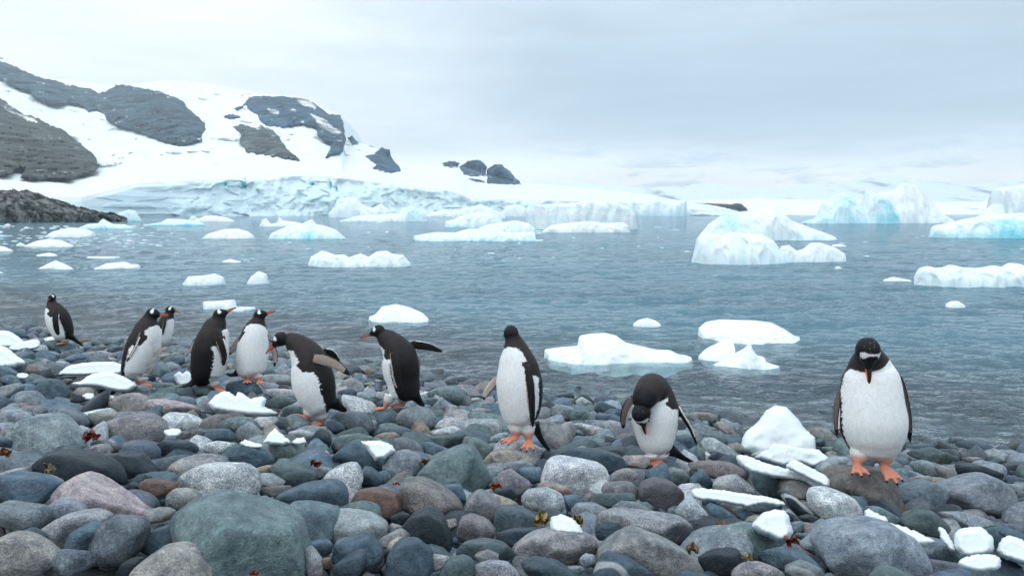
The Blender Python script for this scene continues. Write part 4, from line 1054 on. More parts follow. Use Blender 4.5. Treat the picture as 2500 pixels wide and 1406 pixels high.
def hidden(s):
    x, y = s['px']; d = s['c'][1]
    for h in hand:
        if h['c'][1] < d+.02 and abs(h['px'][0]-x) < h['w']*.4 and h['px'][1]-h['h']*.42 < y-s['h']*.2 < h['px'][1]+h['h']*.4: return True
    return False
fill = sorted([s for s in fill if not hidden(s)], key=lambda s: -s['w']*s['h'])
NIND = 300
ind = hand[:NIND]+fill[:max(0, NIND-len(hand))]
used = {}
def stone_label(s):
    for k, v in SIG.items():
        if k in s['code'] and s['poly'] is not None: used[v] = 1; return v
    w = s['w']; size = 'large' if w > 150 else 'medium' if w > 85 else 'small' if w > 45 else 'tiny'
    _, k0 = colmix(s['code']); asp = s['w']/max(s['h'], 1)
    shp = 'angular' if 'a' in s['code'] else 'flat' if asp > 2.6 else 'long' if asp > 1.9 else 'oval' if asp > 1.35 else 'tall' if asp < .85 else 'rounded'
    if 'v' in s['code']: shp = 'white-veined'
    x, y = s['px']; best = sorted(LMK, key=lambda l: (l[1]-x)**2+((l[2]-y)*1.5)**2)
    for n, (ph, lx, ly) in enumerate(best[:9]):
        dx, dy = x-lx, y-ly
        if abs(dx)+abs(dy) < 4: continue
        rel = 'right of' if dx > 0 else 'left of'
        if abs(dx) < abs(dy)*1.1: rel = 'below' if dy > 0 else 'above'
        far = 'close ' if math.hypot(dx, dy) < 130 else 'well ' if math.hypot(dx, dy) > 260 else ''
        lab = f'{size} {shp} {CN[k0]} stone {far}{rel} {ph}'
        if lab not in used: used[lab] = 1; return lab
    for n, (ph, lx, ly) in enumerate(best[:6]):
        lab = f'{size} {shp} {CN[k0]} stone, second nearest to {ph}'
        if lab not in used: used[lab] = 1; return lab
    return f'{size} {shp} {CN[k0]} stone {int(x)}'
def flush(s, nm='beach_stone'):
    c, sp, ve = stone_attrs(s)
    o = put(nm, s['V'], s['F'], M_STONE, c, extra={'speck': sp, 'vein': ve})
    tag(o, stone_label(s), 'stone', 'rounded stones of the beach'); return o
for s in ind: flush(s, 'boulder' if s['w'] > 210 else 'beach_stone')
ids = set(id(s) for s in ind); rest = [s for s in STN if id(s) not in ids]
def merge(name, lst, label):
    Vs, Fs, C, A, B = [], [], [], [], []; n = 0
    for s in lst:
        c, sp, ve = stone_attrs(s); Vs.append(s['V']); Fs.append(s['F']+n); n += len(s['V']); C.append(c); A.append(sp); B.append(ve)
    o = put(name, np.vstack(Vs), np.vstack(Fs), M_STONE, np.vstack(C), extra={'speck': np.concatenate(A), 'vein': np.concatenate(B)})
    tag(o, label, 'pebbles', kind='stuff')
merge('pebbles', rest, 'small pebbles filling the gaps of the beach and the shallows')
print('STONES hand', len(hand), 'fill', len(FILL))
# collision surface of the beach for standing things
_V = []; _F = []; _n = 0
for s in STN:
    if s['s' ] < -1 if 's' in s else False: continue
    _V.append(s['V']); _F.append(s['F']+_n); _n += len(s['V'])
BVH = BVHTree.FromPolygons(np.vstack(_V).tolist(), np.vstack(_F).tolist())
def stone_hit(x, y):
    d = ray(x, y); h = BVH.ray_cast(Vector(CP), Vector(d/np.linalg.norm(d)), 60)
    g = ground_hit(x, y, 0)
    return (np.array(h[0]) if h[0] is not None else g)
def stone_top(x, y, default):
    h = BVH.ray_cast(Vector((x, y, 3)), Vector((0, 0, -1)), 6)
    return h[0].z if h[0] is not None else default

# ---------------------------------------------------------------- ice on the beach
def shore_ice(label, lobes, thick=.35, blue=.05, name='ice_chunk', z='F', lift=0.0):
    """stranded ice: one or more overlapping solid lobes, fused into one mesh"""
    Vs, Fs, n = [], [], 0; D0 = None
    allp = np.vstack([zp(l[0] if isinstance(l, tuple) else l, z) for l in lobes])
    lo, hi = allp.min(0), allp.max(0); cx = (lo[0]+hi[0])/2
    g = ground_hit(cx, lo[1]+(hi[1]-lo[1])*.62, .07+lift); dep0 = (g-CP)@CF; sc = dep0/FPX
    B = []
    for k, l in enumerate(lobes):
        s, dz, th = l if isinstance(l, tuple) else (l, 0, 1.0)
        pp = zp(s, z); mn = min(pp.max(0)-pp.min(0)); T = thick*mn*th*sc
        c = (pp.min(0)+pp.max(0))/2; q = (pp-c)*sc; q[:, 1] *= -1
        P2, h, d, F = inflate(q, T, max(mn*sc/20, .0035), .7, .0035, 31*k+int(cx), 0 if any(w_ in label for w_ in ('jagged', 'broken', 'pointed', 'tallest', 'peaked')) else 1, True)
        w = np.stack([P2[:, 0]/.09, P2[:, 1]/.09, h/.09+cx], 1)
        tall_ = .7 if 'tallest' in label or 'largest' in label else .22
        h = h*(1+.25*tall_*fbm(w, 3))+T*.30*tall_*ridged(w*.7+3, 4, .55)*np.clip(d*2.5, 0, 1)*np.sign(h)
        ctr = CP+ray(c[0], c[1])*dep0
        # lean back: the top is farther from the camera than the foot
        lean = .55*P2[:, 1]
        V = ctr[None]+P2[:, :1]*CR+P2[:, 1:2]*CU+(-h+lean-dz*sc*mn)[:, None]*CF
        depth = (V-CP)@CF; V = CP+(V-CP)*1.0
        # undo the perspective drift of the lean so that the outline keeps its real size
        f = depth/dep0; off = V-CP; zc = off@CF; V = CP+CR*((off@CR)*f)[:, None]+CU*((off@CU)*f)[:, None]+CF*zc[:, None]
        Vs.append(V); Fs.append(F+n); n += len(V); B.append(blue*(.5+np.clip(fbm(w*.5, 3)+.4, 0, 1)))
    o = put(name, np.vstack(Vs), np.vstack(Fs), M_ICE, extra={'blue': np.clip(np.concatenate(B), 0, 1)})
    tag(o, label, 'ice', 'pieces of ice stranded on the stones'); return o
shore_ice('rounded white ice lump at the left edge, upper of the stack', ['-40,806 0,806 25,808 50,825 62,838 40,852 -40,850'])
shore_ice('blunt ice slab pointing right from the left-edge ice stack', ['20,845 60,832 92,828 99,835 98,850 60,857 25,858'], .5)
shore_ice('lowest white ice wedge of the stack at the left edge', ['-50,838 0,842 22,850 38,866 69,886 30,902 -50,906'])
shore_ice('long low ice slab behind the crescent slab, touching the stained-belly penguin', ['142,912 165,892 210,884 296,882 304,915 240,915 200,918 145,917'], .5)
shore_ice('crescent-shaped white ice slab at the feet of the stained-belly penguin', ['168,935 200,930 215,915 250,907 272,906 310,922 337,940 320,955 300,959 275,955 235,945 195,944'], .45)
shore_ice('small broken white ice block left of the penguin with its back turned', ['424,915 437,906 446,912 456,904 470,914 468,938 440,944 430,935'], .5)
shore_ice('jagged white ice slab with two upright teeth in front of the veined boulder', ['507,985 525,965 545,955 562,957 575,968 580,955 592,960 612,973 640,966 652,975 645,992 682,1009 650,1016 620,1015 570,1010 520,1002'], .35)
shore_ice('small pointed ice shard below the stooping penguin', ['640,1082 655,1060 672,1045 690,1060 712,1080 690,1088'], .4)
shore_ice('thin rim of ice left of the pointed shard', ['583,1080 598,1072 642,1086 640,1094 600,1092'], .5)
shore_ice('tiny ice tip right of the pointed shard', ['708,1080 725,1069 742,1066 748,1080 730,1085'], .5)
shore_ice('smooth white ice oval lodged behind the dark pointed boulder', ['880,1077 905,1075 935,1076 958,1086 966,1100 940,1120 915,1125 895,1095'], .5)
shore_ice('tall peaked white ice chunk, largest on the beach', [('1806,1102 1812,1070 1822,1052 1850,1030 1870,1002 1893,989 1920,993 1948,1022 1964,1045 1990,1068 1991,1095 1950,1125 1900,1125 1850,1115', 0, .55), ('1828,1112 1858,1080 1878,1056 1898,1043 1925,1062 1952,1083 1985,1090 1990,1110 1940,1130 1880,1125', .22, .7), ('1838,1118 1858,1095 1885,1076 1920,1078 1955,1086 2000,1098 2029,1122 2022,1133 1986,1146 1955,1135 1910,1143 1870,1130', .62, .9)], .5, .07)
shore_ice('long tapering ice slab lying below the tallest chunk', [('1795,1113 1805,1110 1825,1112 1870,1130 1915,1142 1960,1152 2010,1172 2021,1193 1995,1200 1960,1176 1880,1164 1830,1154 1803,1132', 0, 1)], .5)
shore_ice('narrow leaning ice blade between the long slab and the brown boulder', ['1914,1140 1928,1125 1942,1121 1972,1137 2026,1165 2024,1192 1996,1180 1960,1162'], .5, lift=.03)
shore_ice('long thin ice sliver across the stones, lower right', ['1686,1196 1698,1191 1750,1194 1820,1205 1885,1213 1920,1228 1908,1237 1880,1233 1858,1230 1830,1239 1790,1232 1740,1222 1695,1220'], .5)
shore_ice('smooth white ice cap resting on the blue-green oval stone', ['1832,1282 1858,1252 1880,1244 1908,1242 1922,1250 1935,1290 1936,1308 1912,1326 1890,1320 1850,1300'], .6)
shore_ice('pale ice lump between the two sheets of yellow kelp', ['1343,1300 1343,1265 1362,1254 1385,1256 1412,1278 1428,1302 1400,1308'], .6)
shore_ice('small ice knob upright above the long hidden slab', ['2108,1262 2112,1244 2122,1240 2145,1255 2165,1262 2171,1275 2140,1284 2115,1278'], .55)
shore_ice('flat white slab partly hidden behind the broad grey dome', ['2056,1284 2068,1270 2090,1262 2150,1270 2200,1282 2250,1302 2284,1318 2270,1330 2200,1340 2120,1320'], .4)
shore_ice('thin upright ice blade left of the white cap, lower right', ['2290,1288 2296,1284 2304,1288 2318,1308 2332,1332 2334,1348 2315,1338 2296,1318'], .5)
shore_ice('broad rounded ice cap in the lower right corner group', ['2328,1340 2329,1305 2340,1292 2372,1284 2402,1288 2424,1308 2429,1345 2400,1362 2350,1364'], .6)
shore_ice('low ice slab in front of the broad rounded cap', ['2335,1378 2350,1362 2380,1352 2420,1352 2446,1362 2440,1388 2412,1396 2360,1390'], .5)
shore_ice('ice cap cut by the right edge of the picture', ['2432,1345 2442,1318 2462,1304 2500,1318 2540,1350 2520,1385 2470,1370 2445,1362'], .6)
shore_ice('tiny ice scrap left of the crescent slab', ['198,966 212,959 228,959 231,972 215,978'], .5)
shore_ice('tiny ice scrap under the tip of the crescent slab', ['238,968 255,962 275,965 282,973 262,978'], .5)
shore_ice('flat scrap of ice on the waterline behind the camera-facing penguin', ['103,830 118,824 138,821 139,834 118,836'], .4)
shore_ice('flat pale ice scrap above the grey oval boulder, left', ['396,1052 420,1044 446,1050 436,1066 408,1066'], .4)
shore_ice('half-buried white ice chip left of the long low slab', ['38,915 55,909 72,915 66,924 46,925'], .4)

# ---------------------------------------------------------------- kelp
def kelp(label, x, y, w, h, col, seed):
    r = np.random.default_rng(seed); g = ground_hit(x, y, .06); sc = ((g-CP)@CF)/FPX*.7
    n, m = 26, 9; V = []; t = np.linspace(-1, 1, n); u = np.linspace(-1, 1, m)
    T, U = np.meshgrid(t, u, indexing='ij'); q = np.stack([T.ravel()*2.2+seed, U.ravel()*1.7, 0*T.ravel()], 1)
    a, b, c = fbm(q, 3), fbm(q+31, 3), fbm(q+67, 3)
    wid = (1-.7*np.abs(T.ravel())**2)*(1+.3*b)
    X = T.ravel()*w/2*sc*.95+a*w*.25*sc; Z = U.ravel()*wid*h/2*sc+b*h*.5*sc+.2*h*sc*np.sin(T.ravel()*5+seed)
    Yy = c*h*.9*sc+.35*h*sc*np.sin(U.ravel()*6+T.ravel()*4)
    P = g[None]+X[:, None]*CR+Z[:, None]*CU+Yy[:, None]*CF
    th = .004; k = len(P); nn = np.tile(-CF*th, (k, 1))
    F = grid_faces(n, m); V = np.vstack([P, P-nn]); edge = []
    def gi(i, j): return i*m+j
    ring = [gi(0, j) for j in range(m)]+[gi(i, m-1) for i in range(1, n)]+[gi(n-1, j) for j in range(m-2, -1, -1)]+[gi(i, 0) for i in range(n-2, 0, -1)]
    for i in range(len(ring)): a_, b_ = ring[i], ring[(i+1) % len(ring)]; edge.append((b_, a_, a_+k, b_+k))
    C = np.array(col)[None]*.55*(1+.7*np.clip(fbm(P/.015, 2), -.8, 1))[:, None]
    o = put('kelp', V, np.vstack([F[:, ::-1], F+k, np.array(edge)]), M_KELP, np.vstack([C, C]))
    tag(o, label, 'seaweed', 'scraps of kelp washed up among the stones')
RD, YL, OR, BR = (.30, .05, .02), (.55, .36, .10), (.42, .15, .03), (.20, .07, .03)
for a in (('crumpled red kelp between the big grey dome and the oval boulder', 222, 1064, 52, 34, RD, 1), ('orange-brown kelp at the left edge above the dark boulder', 10, 1105, 40, 26, OR, 2), ('pale tan kelp blade lying on the near-black boulder, lower left', 120, 1152, 28, 44, (.42, .32, .18), 3),
          ('red-brown kelp scrap by the small dark stone left of centre', 772, 1132, 42, 22, RD, 4), ('brown kelp patch beside the green wedge stone, behind', 1042, 1127, 40, 22, OR, 5), ('orange kelp right of the green wedge stone', 1210, 1186, 44, 24, (.5, .12, .02), 6), ('bright orange kelp flake left of the green wedge stone', 968, 1180, 26, 8, (.6, .1, .02), 7),
          ('thin dark kelp ribbon on the blue-grey stone, lower left', 800, 1236, 76, 14, BR, 8), ('ruffled yellow kelp sheet left of the pale ice lump', 1322, 1268, 54, 46, YL, 9), ('ruffled yellow kelp sheet right of the pale ice lump', 1408, 1274, 44, 46, YL, 10), ('orange and red kelp left of the blue-green oval stone', 1758, 1290, 34, 40, OR, 11),
          ('dark red kelp right of the white ice cap', 1932, 1320, 48, 30, (.26, .06, .03), 12), ('yellow kelp tuft under the blue-green oval stone', 1824, 1360, 34, 24, YL, 13), ('rusty kelp bit near the tan stone, far lower middle', 1690, 1338, 40, 30, (.3, .2, .1), 14), ('deep red kelp at the bottom edge on the biggest green slab', 620, 1398, 34, 14, (.3, .02, .03), 15), ('small red kelp flakes at the lower left', 60, 1308, 38, 10, (.35, .06, .04), 16)):
    kelp(*a)

# ---------------------------------------------------------------- penguins
BLACK = np.array([.006, .007, .009]); BACK = np.array([.0135, .0120, .0125]); WHITE = np.array([.83, .85, .85]); PALE = np.array([.36, .29, .26]); ORA = np.array([.60, .23, .15]); PINK = np.array([.55, .30, .25])
def spline(pts, n):
    P = np.array(pts, float); m = len(P); E = np.vstack([2*P[0]-P[1], P, 2*P[-1]-P[-2]]); out = []
    for u in np.linspace(0, m-1-1e-6, n):
        i = int(u); t = u-i; a, b, c, d = E[i], E[i+1], E[i+2], E[i+3]
        out.append(.5*((2*b)+(-a+c)*t+(2*a-5*b+4*c-d)*t*t+(-a+3*b-3*c+d)*t**3))
    return np.array(out)
class Bird: pass
def sweep(C, rl, rv, latv, n=64, flat=None, vfix=None):
    """tube along C; latv (per row) is the wide axis; returns verts, faces (closed), theta, row"""
    T = np.gradient(C, axis=0); T /= np.linalg.norm(T, axis=1)[:, None]+1e-12
    L = latv-(latv*T).sum(1)[:, None]*T; L /= np.linalg.norm(L, axis=1)[:, None]+1e-12
    Vn = np.cross(L, T)
    th = np.linspace(0, 2*math.pi, n, endpoint=False)
    V = C[:, None]+Vn[:, None]*(rv[:, None]*np.cos(th))[..., None]+L[:, None]*(rl[:, None]*np.sin(th))[..., None]
    m = len(C); F = grid_faces(m, n, True).tolist(); V = V.reshape(-1, 3)
    V = np.vstack([V, C[0], C[-1]]); a, b = m*n, m*n+1
    F = [tuple(f) for f in F]
    for j in range(n): F.append((a, (j+1) % n, j)); F.append((b, (m-1)*n+j, (m-1)*n+(j+1) % n))
    TH = np.concatenate([np.tile(th, m), [0, 0]]); R = np.concatenate([np.repeat(np.arange(m), n), [0, m-1]])
    return V, F, TH, R
def round_ends(u, a=.04, b=.04):
    return np.sqrt(np.clip(1-np.clip((a-u)/a, 0, 1)**2, 0, 1))*np.sqrt(np.clip(1-np.clip((u-1+b)/b, 0, 1)**2, 0, 1))
def penguin(label, Z, foot, st, phi, thr, sh, head, hr, hdir, flips, feet, tail=None, lat=1.0, stain=0.0, vox=.0042, depth=None, extra=None, dirt=.5, bb=1.0, coll=0.0, hipw=100, cwd=62, pull=.025):
    ox, oy, k = Z
    fx, fy = ox+foot[0]/k, oy+foot[1]/k
    F0 = stone_hit(fx, fy) if depth is None else at(fx, fy, depth)
    if depth is None:
        vd = (CP-F0)/np.linalg.norm(CP-F0); F0 = F0+vd*pull
    s = ((F0-CP)@CF)/FPX/k
    dF = (F0-CP)@CF
    def W(px, py, w=0.0):
        p = F0+CR*((px-foot[0])*s)+CU*((foot[1]-py)*s); return CP+(p-CP)*(1+w*s/dF)
    ph = rad(phi); fwd = np.array([math.cos(ph), math.sin(ph), 0]); side = np.array([-math.sin(ph), math.cos(ph), 0])
    VV, FF, CC = [], [], []; n0 = 0
    def add(V, F, C):
        nonlocal n0
        VV.append(V); FF.extend([tuple(q+n0 for q in f) for f in F]); CC.append(C); n0 += len(V)
    # torso and neck
    A = np.array([(p[0], p[1], p[3] if len(p) > 3 else 0, p[2]) for p in st], float); A[0, 3] = min(A[0, 3], .80*hr)
    N = 150; Q = spline(A, N); C = np.array([W(*q[:3]) for q in Q]); r = Q[:, 3]*s
    r = np.maximum(r, .01); idx = np.linspace(0, len(A)-1, N); u = idx/(len(A)-1)
    rv = r/math.sqrt((lat*math.sin(ph))**2+math.cos(ph)**2); rl = rv*lat
    e = round_ends(u, .05, .10)
    V, F, TH, R = sweep(C, np.maximum(rl*e, .002), np.maximum(rv*e, .002), np.tile(side, (N, 1)), 110)
    ii = idx[R]; th = np.abs(TH-math.pi)*180/math.pi
    nz = fbm(V/.018, 2)*4+fbm(V/.05, 2)*4+fbm(V/.0055, 1)*6
    nlast = len(A)-1
    tw = np.interp(ii, [thr, thr+.25, thr+.8, sh+.0, sh+.7, sh+.72, sh+1.0, sh+1.6, nlast-.6, nlast], [8, 42*cwd/62, cwd, cwd-2, cwd+4, cwd+4, max(96, cwd), hipw, hipw, hipw+5])
    # the dark wedge in front of the wing, white behind it
    wedge = (ii > sh-.3) & (ii < sh+.9) & (np.abs(th-cwd-(ii-sh)*6) < np.clip(16*(sh+.9-ii), 0, 14)) & (cwd < 80)
    m = ((ii > thr) & (th < tw+nz)) & ~wedge
    bn = fbm(V/.05+7, 3)
    backc = BACK[None]*(1+.9*np.clip((sh+1.2-ii)/2+bn*.6, -.5, 1))[:, None]*(1+np.array([.22, .05, 0])*np.clip((sh+1.5-ii)/2+bn, 0, 1)[:, None])
    col = np.where(m[:, None], WHITE[None], backc)
    hd = np.clip((thr*.6-ii)/.5, 0, 1)[:, None]; col = np.where((~m)[:, None], col*(1-hd)+BLACK*hd, col)
    dd = np.clip((ii-nlast+1.5)/1.5, 0, 1)*dirt; q = np.clip(fbm(V/.05+3, 3)+.25, 0, 1)*dd
    col = np.where(m[:, None], col*(1-q[:, None])+q[:, None]*np.array([.52, .36, .26]), col)
    if stain:
        q = stain*np.clip(fbm(V/.06+9, 3)*1.6+.35, 0, 1)*np.clip(1-th/50, 0, 1)*np.clip((ii-thr-1)/1.5, 0, 1)
        col = np.where(m[:, None], col*(1-q[:, None])+q[:, None]*np.array([.50, .34, .25]), col)
    add(V, F, col)
    # head
    hc = W(*head); az, pit = rad(hdir[0]), rad(hdir[1])
    hf = np.array([math.cos(az)*math.cos(pit), math.sin(az)*math.cos(pit), math.sin(pit)])
    hl = np.array([-math.sin(az), math.cos(az), 0]); roll = rad(hdir[2]) if len(hdir) > 2 else 0
    hu = np.cross(hf, hl); hl, hu = hl*math.cos(roll)+hu*math.sin(roll), hu*math.cos(roll)-hl*math.sin(roll)
    H = hr*s; a = spline([(-1.0, .32), (-.8, .66), (-.35, .97), (.15, 1.0), (.6, .80), (.98, .50), (1.28, .33), (1.5, .25)], 60)
    C = hc+hf*(a[:, :1]*H*1.0)+hu*(-.10*np.clip(a[:, :1], 0, 2)**2*H); eh = round_ends(np.linspace(0, 1, 60), .05, .03)
    V, F, TH, R = sweep(C, a[:, 1]*H*.86*eh, a[:, 1]*H*.96*eh, np.tile(hl, (60, 1)), 72)
    loc = (V-hc)/H; f_, l_, u_ = loc@hf, loc@hl, loc@hu; al = np.abs(np.degrees(np.arctan2(l_, u_)))
    wdt = np.interp(al, [0, 20, 45, 65, 80], [.06, .09, .22, .24, 0.])+.03*fbm(V/.006, 2)
    hc_ = np.tile(BLACK, (len(V), 1)); back = np.clip((-f_+.1)/.8, 0, 1)[:, None]; hc_ = hc_*(1-back)+BACK*.8*back
    wm = (np.abs(f_-.42) < wdt) & (al < 84) & (u_ > .02)
    fleck = (fbm(V/.0035+5, 2) > .44) & (np.abs(f_+.1) < .75) & (u_ > .35)
    hc_[fleck] = .14
    hc_[wm] = WHITE
    add(V, F, hc_)
    # flippers
    for fl in flips:
        pts, wd, tilt, vis = fl[:4]; te = fl[4] if len(fl) > 4 else 1
        Cp = np.array([W(*(p if len(p) > 2 else (*p, 0))) for p in pts]); B = spline(Cp, 60); uu = np.linspace(0, 1, 60)
        wid = wd*s*.5*np.interp(uu, [0, .12, .35, .65, .85, 1], [.75, .95, 1.0, .86, .62, .22])*np.sqrt(np.clip(1-((uu-.93)/.07).clip(0, 1)**2, .02, 1))
        T = np.gradient(B, axis=0); T /= np.linalg.norm(T, axis=1)[:, None]
        inpl = np.cross(T, CF); inpl /= np.linalg.norm(inpl, axis=1)[:, None]; dp = np.cross(T, inpl)
        ax = inpl*math.cos(rad(tilt))+dp*math.sin(rad(tilt))
        tk = np.interp(uu, [0, .3, 1], [.0105, .0075, .0042])
        V, F, TH, R = sweep(B, np.maximum(wid, .003), tk, ax, 48)
        # vis=+1: the pale underside looks at the camera
        Vn = np.cross(ax-(ax*T).sum(1)[:, None]*T, T)[R]; toc = ((V-B[R])*(-CF)).sum(1) if abs(tilt) < 60 else ((V-B[R])*(-inpl[R]*np.sign((F0+CU*.3-B[R])@CR)[:, None])).sum(1)
        under = (toc > 0) if vis > 0 else (toc < 0)
        cc = np.where(under[:, None], PALE[None]*(.33 if vis == 2 else 1.15), BACK[None]*.95); edge = np.sin(TH)*te
        cc = np.where(((edge > .80) & (R < 54) & (R > 8))[:, None], WHITE[None]*.9, cc); cc[(R > 50)] = BLACK*1.4
        cc = np.where((under & (np.abs(np.sin(TH)) > .72) & (edge < 0))[:, None], BACK[None], cc)
        add(V, F, cc)
    # tail
    if tail:
        pts, wd, tilt = tail; Cp = np.array([W(*(p if len(p) > 2 else (*p, 0))) for p in pts]); B = spline(Cp, 40); uu = np.linspace(0, 1, 40)
        T = np.gradient(B, axis=0); T /= np.linalg.norm(T, axis=1)[:, None]; inpl = np.cross(T, CF); inpl /= np.linalg.norm(inpl, axis=1)[:, None]; dp = np.cross(T, inpl)
        ax = inpl*math.cos(rad(tilt))+dp*math.sin(rad(tilt))
        V, F, TH, R = sweep(B, wd*s*.5*np.interp(uu, [0, .5, .9, 1], [1, .62, .42, .1]), np.interp(uu, [0, .3, 1], [.035, .012, .004]), ax, 40)
        add(V, F, np.tile(BLACK*1.3, (len(V), 1)))
    # legs, webbed feet, toes, claws
    for ft in feet:
        (hx, hy, hw), (tx, ty, tw_), az_, pit_, spread = ft[:5]; sz = (ft[5] if len(ft) > 5 else 1.0)*.86
        hip, ank = W(hx, hy, hw), W(tx, ty, tw_)
        C = spline([hip, hip*.5+ank*.5, ank], 24); uu = np.linspace(0, 1, 24)
        V, F, TH, R = sweep(C, np.interp(uu, [0, .45, .8, 1], [.048, .036, .019, .013])*sz, np.interp(uu, [0, .45, .8, 1], [.048, .036, .019, .013])*sz, np.tile(np.array([1., .2, 0]), (24, 1)), 28)
        t = uu[R][:, None]; add(V, F, WHITE*.9+(np.array([.62, .36, .28])-WHITE*.9)*np.clip((t-.3)/.25, 0, 1)+(ORA-np.array([.62, .36, .28]))*np.clip((t-.6)/.2, 0, 1))
        za, zpit = rad(az_), rad(pit_)
        tf = np.array([math.cos(za)*math.cos(zpit), math.sin(za)*math.cos(zpit), math.sin(zpit)]); tl = np.array([-math.sin(za), math.cos(za), 0])
        C = spline([ank-tf*.012*sz, ank+tf*.018*sz, ank+tf*.074*sz], 20)
        V, F, TH, R = sweep(C, np.interp(np.linspace(0, 1, 20), [0, .2, 1], [.009, .017, .040])*sz, np.interp(np.linspace(0, 1, 20), [0, .3, 1], [.011, .009, .0050])*sz, np.tile(tl, (20, 1)), 36)
        add(V, F, np.tile(ORA, (len(V), 1)))
        for aa in (-spread, 0, spread):
            d = tf*math.cos(rad(aa))+tl*math.sin(rad(aa)); L = (.084 if aa == 0 else .074)*sz; up = np.array([0, 0, 1.])
            C = spline([ank, ank+d*L*.35+up*.004, ank+d*L*.75+up*.003, ank+d*L-up*.003, ank+d*(L+.010)-up*.007, ank+d*(L+.019)-up*.014], 34); uu = np.linspace(0, 1, 34)
            rr = np.interp(uu, [0, .6, .78, .86, 1], [.0085, .0075, .0072, .0052, .002])*sz
            V, F, TH, R = sweep(C, rr, rr, np.tile(tl, (34, 1)), 16)
            cl = (uu[R] > .80)[:, None]; add(V, F, np.where(cl, BLACK*1.5, ORA))
    V = np.vstack(VV); C = np.vstack(CC)
    root = bpy.data.objects.new('penguin', None); COL.objects.link(root); root.empty_display_size = .1
    root.location = tuple(F0); root.rotation_euler = (0, 0, ph)
    # fuse all of it into one skin
    me = bpy.data.meshes.new('tmp'); me.from_pydata([tuple(v) for v in (V-F0)], [], FF); me.update()
    ob = bpy.data.objects.new('tmp', me); COL.objects.link(ob)
    md = ob.modifiers.new('r', 'REMESH'); md.mode = 'VOXEL'; md.voxel_size = vox; md.use_smooth_shade = True
    sm = ob.modifiers.new('s', 'SMOOTH'); sm.factor = .5; sm.iterations = 6
    dg = bpy.context.evaluated_depsgraph_get(); ev = ob.evaluated_get(dg).to_mesh()
    nv = len(ev.vertices); co = np.empty(nv*3, np.float32); ev.vertices.foreach_get('co', co); co = co.reshape(-1, 3)
    faces = [tuple(p.vertices) for p in ev.polygons]; ob.evaluated_get(dg).to_mesh_clear(); bpy.data.objects.remove(ob); bpy.data.meshes.remove(me)
    kd = kdtree.KDTree(len(V)); L_ = (V-F0)
    for i, v in enumerate(L_): kd.insert(v, i)
    kd.balance()
    ca = np.array([C[kd.find(v)[1]] for v in co])
    Rz = np.array([[math.cos(-ph), -math.sin(-ph), 0], [math.sin(-ph), math.cos(-ph), 0], [0, 0, 1]])
    def loc_(P): return (P-F0)@Rz.T
    link('body', new_mesh('body', co@Rz.T, faces, M_FEATH, ca), root)
    # beak
    bl = 1.5*H*bb; t = np.linspace(0, 1, 40); b0 = hc+hf*1.30*H-hu*.16*H
    C = b0+hf*(t[:, None]*bl)-hu*((t**2.2)*.16*bl)[:, None]
    V, F, TH, R = sweep(C, H*np.interp(t, [0, .5, .9, 1], [.25, .16, .085, .02]), H*np.interp(t, [0, .5, .9, 1], [.27, .19, .11, .025]), np.tile(hl, (40, 1)), 32)
    rel = (V-C[R])@hu/H; tt = t[R]
    orange = (rel < .10-.02*tt) & (rel > -.26) & (tt < .86) & (np.abs((V-C[R])@hl)/H > .03+.0*tt)
    bc = np.where(orange[:, None], np.array([[.78, .11, .022]]), np.array([[.015, .012, .012]]))
    link('beak', new_mesh('beak', loc_(V), F, M_BEAK, bc), root)
    for sg in (1, -1):
        ep = hc+hf*.60*H+hl*sg*.665*H+hu*.10*H; iv, fi = ICO[2]
        link('eye', new_mesh('eye', loc_(iv*H*.125+ep), fi, M_EYE), root)
    tag(root, label, 'penguin', 'gentoo penguins along the shore')
    return root
ZA, ZB, ZC, ZD, ZE, ZF_, ZG = (80, 690, 5.2075), (400, 730, 5.6233), (640, 780, 5.0208), (860, 770, 5.625), (1160, 770, 4.0182), (1490, 890, 5.2083), (2000, 800, 3.5154)
PG = []
PG.append(penguin('penguin at the far left by the water, head turned to face the camera', ZA, (410, 765),
    [(245, 205, 42), (243, 255, 58), (262, 310, 92), (285, 370, 122), (312, 440, 140), (342, 520, 144), (372, 600, 134), (395, 680, 112), (412, 740, 70)],
    208, 1.7, 3.2, (245, 190, -10), 50, (268, -5), [([(300, 360, -125), (290, 470, -158), (305, 580, -145), (320, 665, -120)], 95, 0, -1, 1)],
    [((395, 720, -20), (385, 770, -30), 225, 0, 22), ((430, 720, 10), (420, 770, 0), 225, 0, 22)], ([(480, 680, 10), (560, 745, 10), (650, 812, 10)], 90, 20), vox=.006, bb=.5))
PG.append(penguin('penguin at left with dirty stained belly, flipper tucked, walking right', ZA, (1420, 1290),
    [(1512, 400, 70), (1485, 470, 98), (1462, 560, 148), (1440, 680, 184), (1408, 800, 205), (1374, 920, 206), (1330, 1040, 188), (1300, 1140, 158), (1330, 1220, 90)],
    -14, 1.5, 3.0, (1520, 402, 0), 82, (-8, 5), [([(1375, 650, -150), (1330, 760, -190), (1270, 880, -200), (1195, 1000, -190)], 90, 62, -1, 1)],
    [((1400, 1200, -30), (1385, 1290, -30), -5, -8, 22), ((1350, 1200, 30), (1330, 1270, 40), -5, -5, 22)], ([(1180, 1150, 0), (1130, 1220, 0), (1080, 1290, 0)], 100, 20), stain=.95))
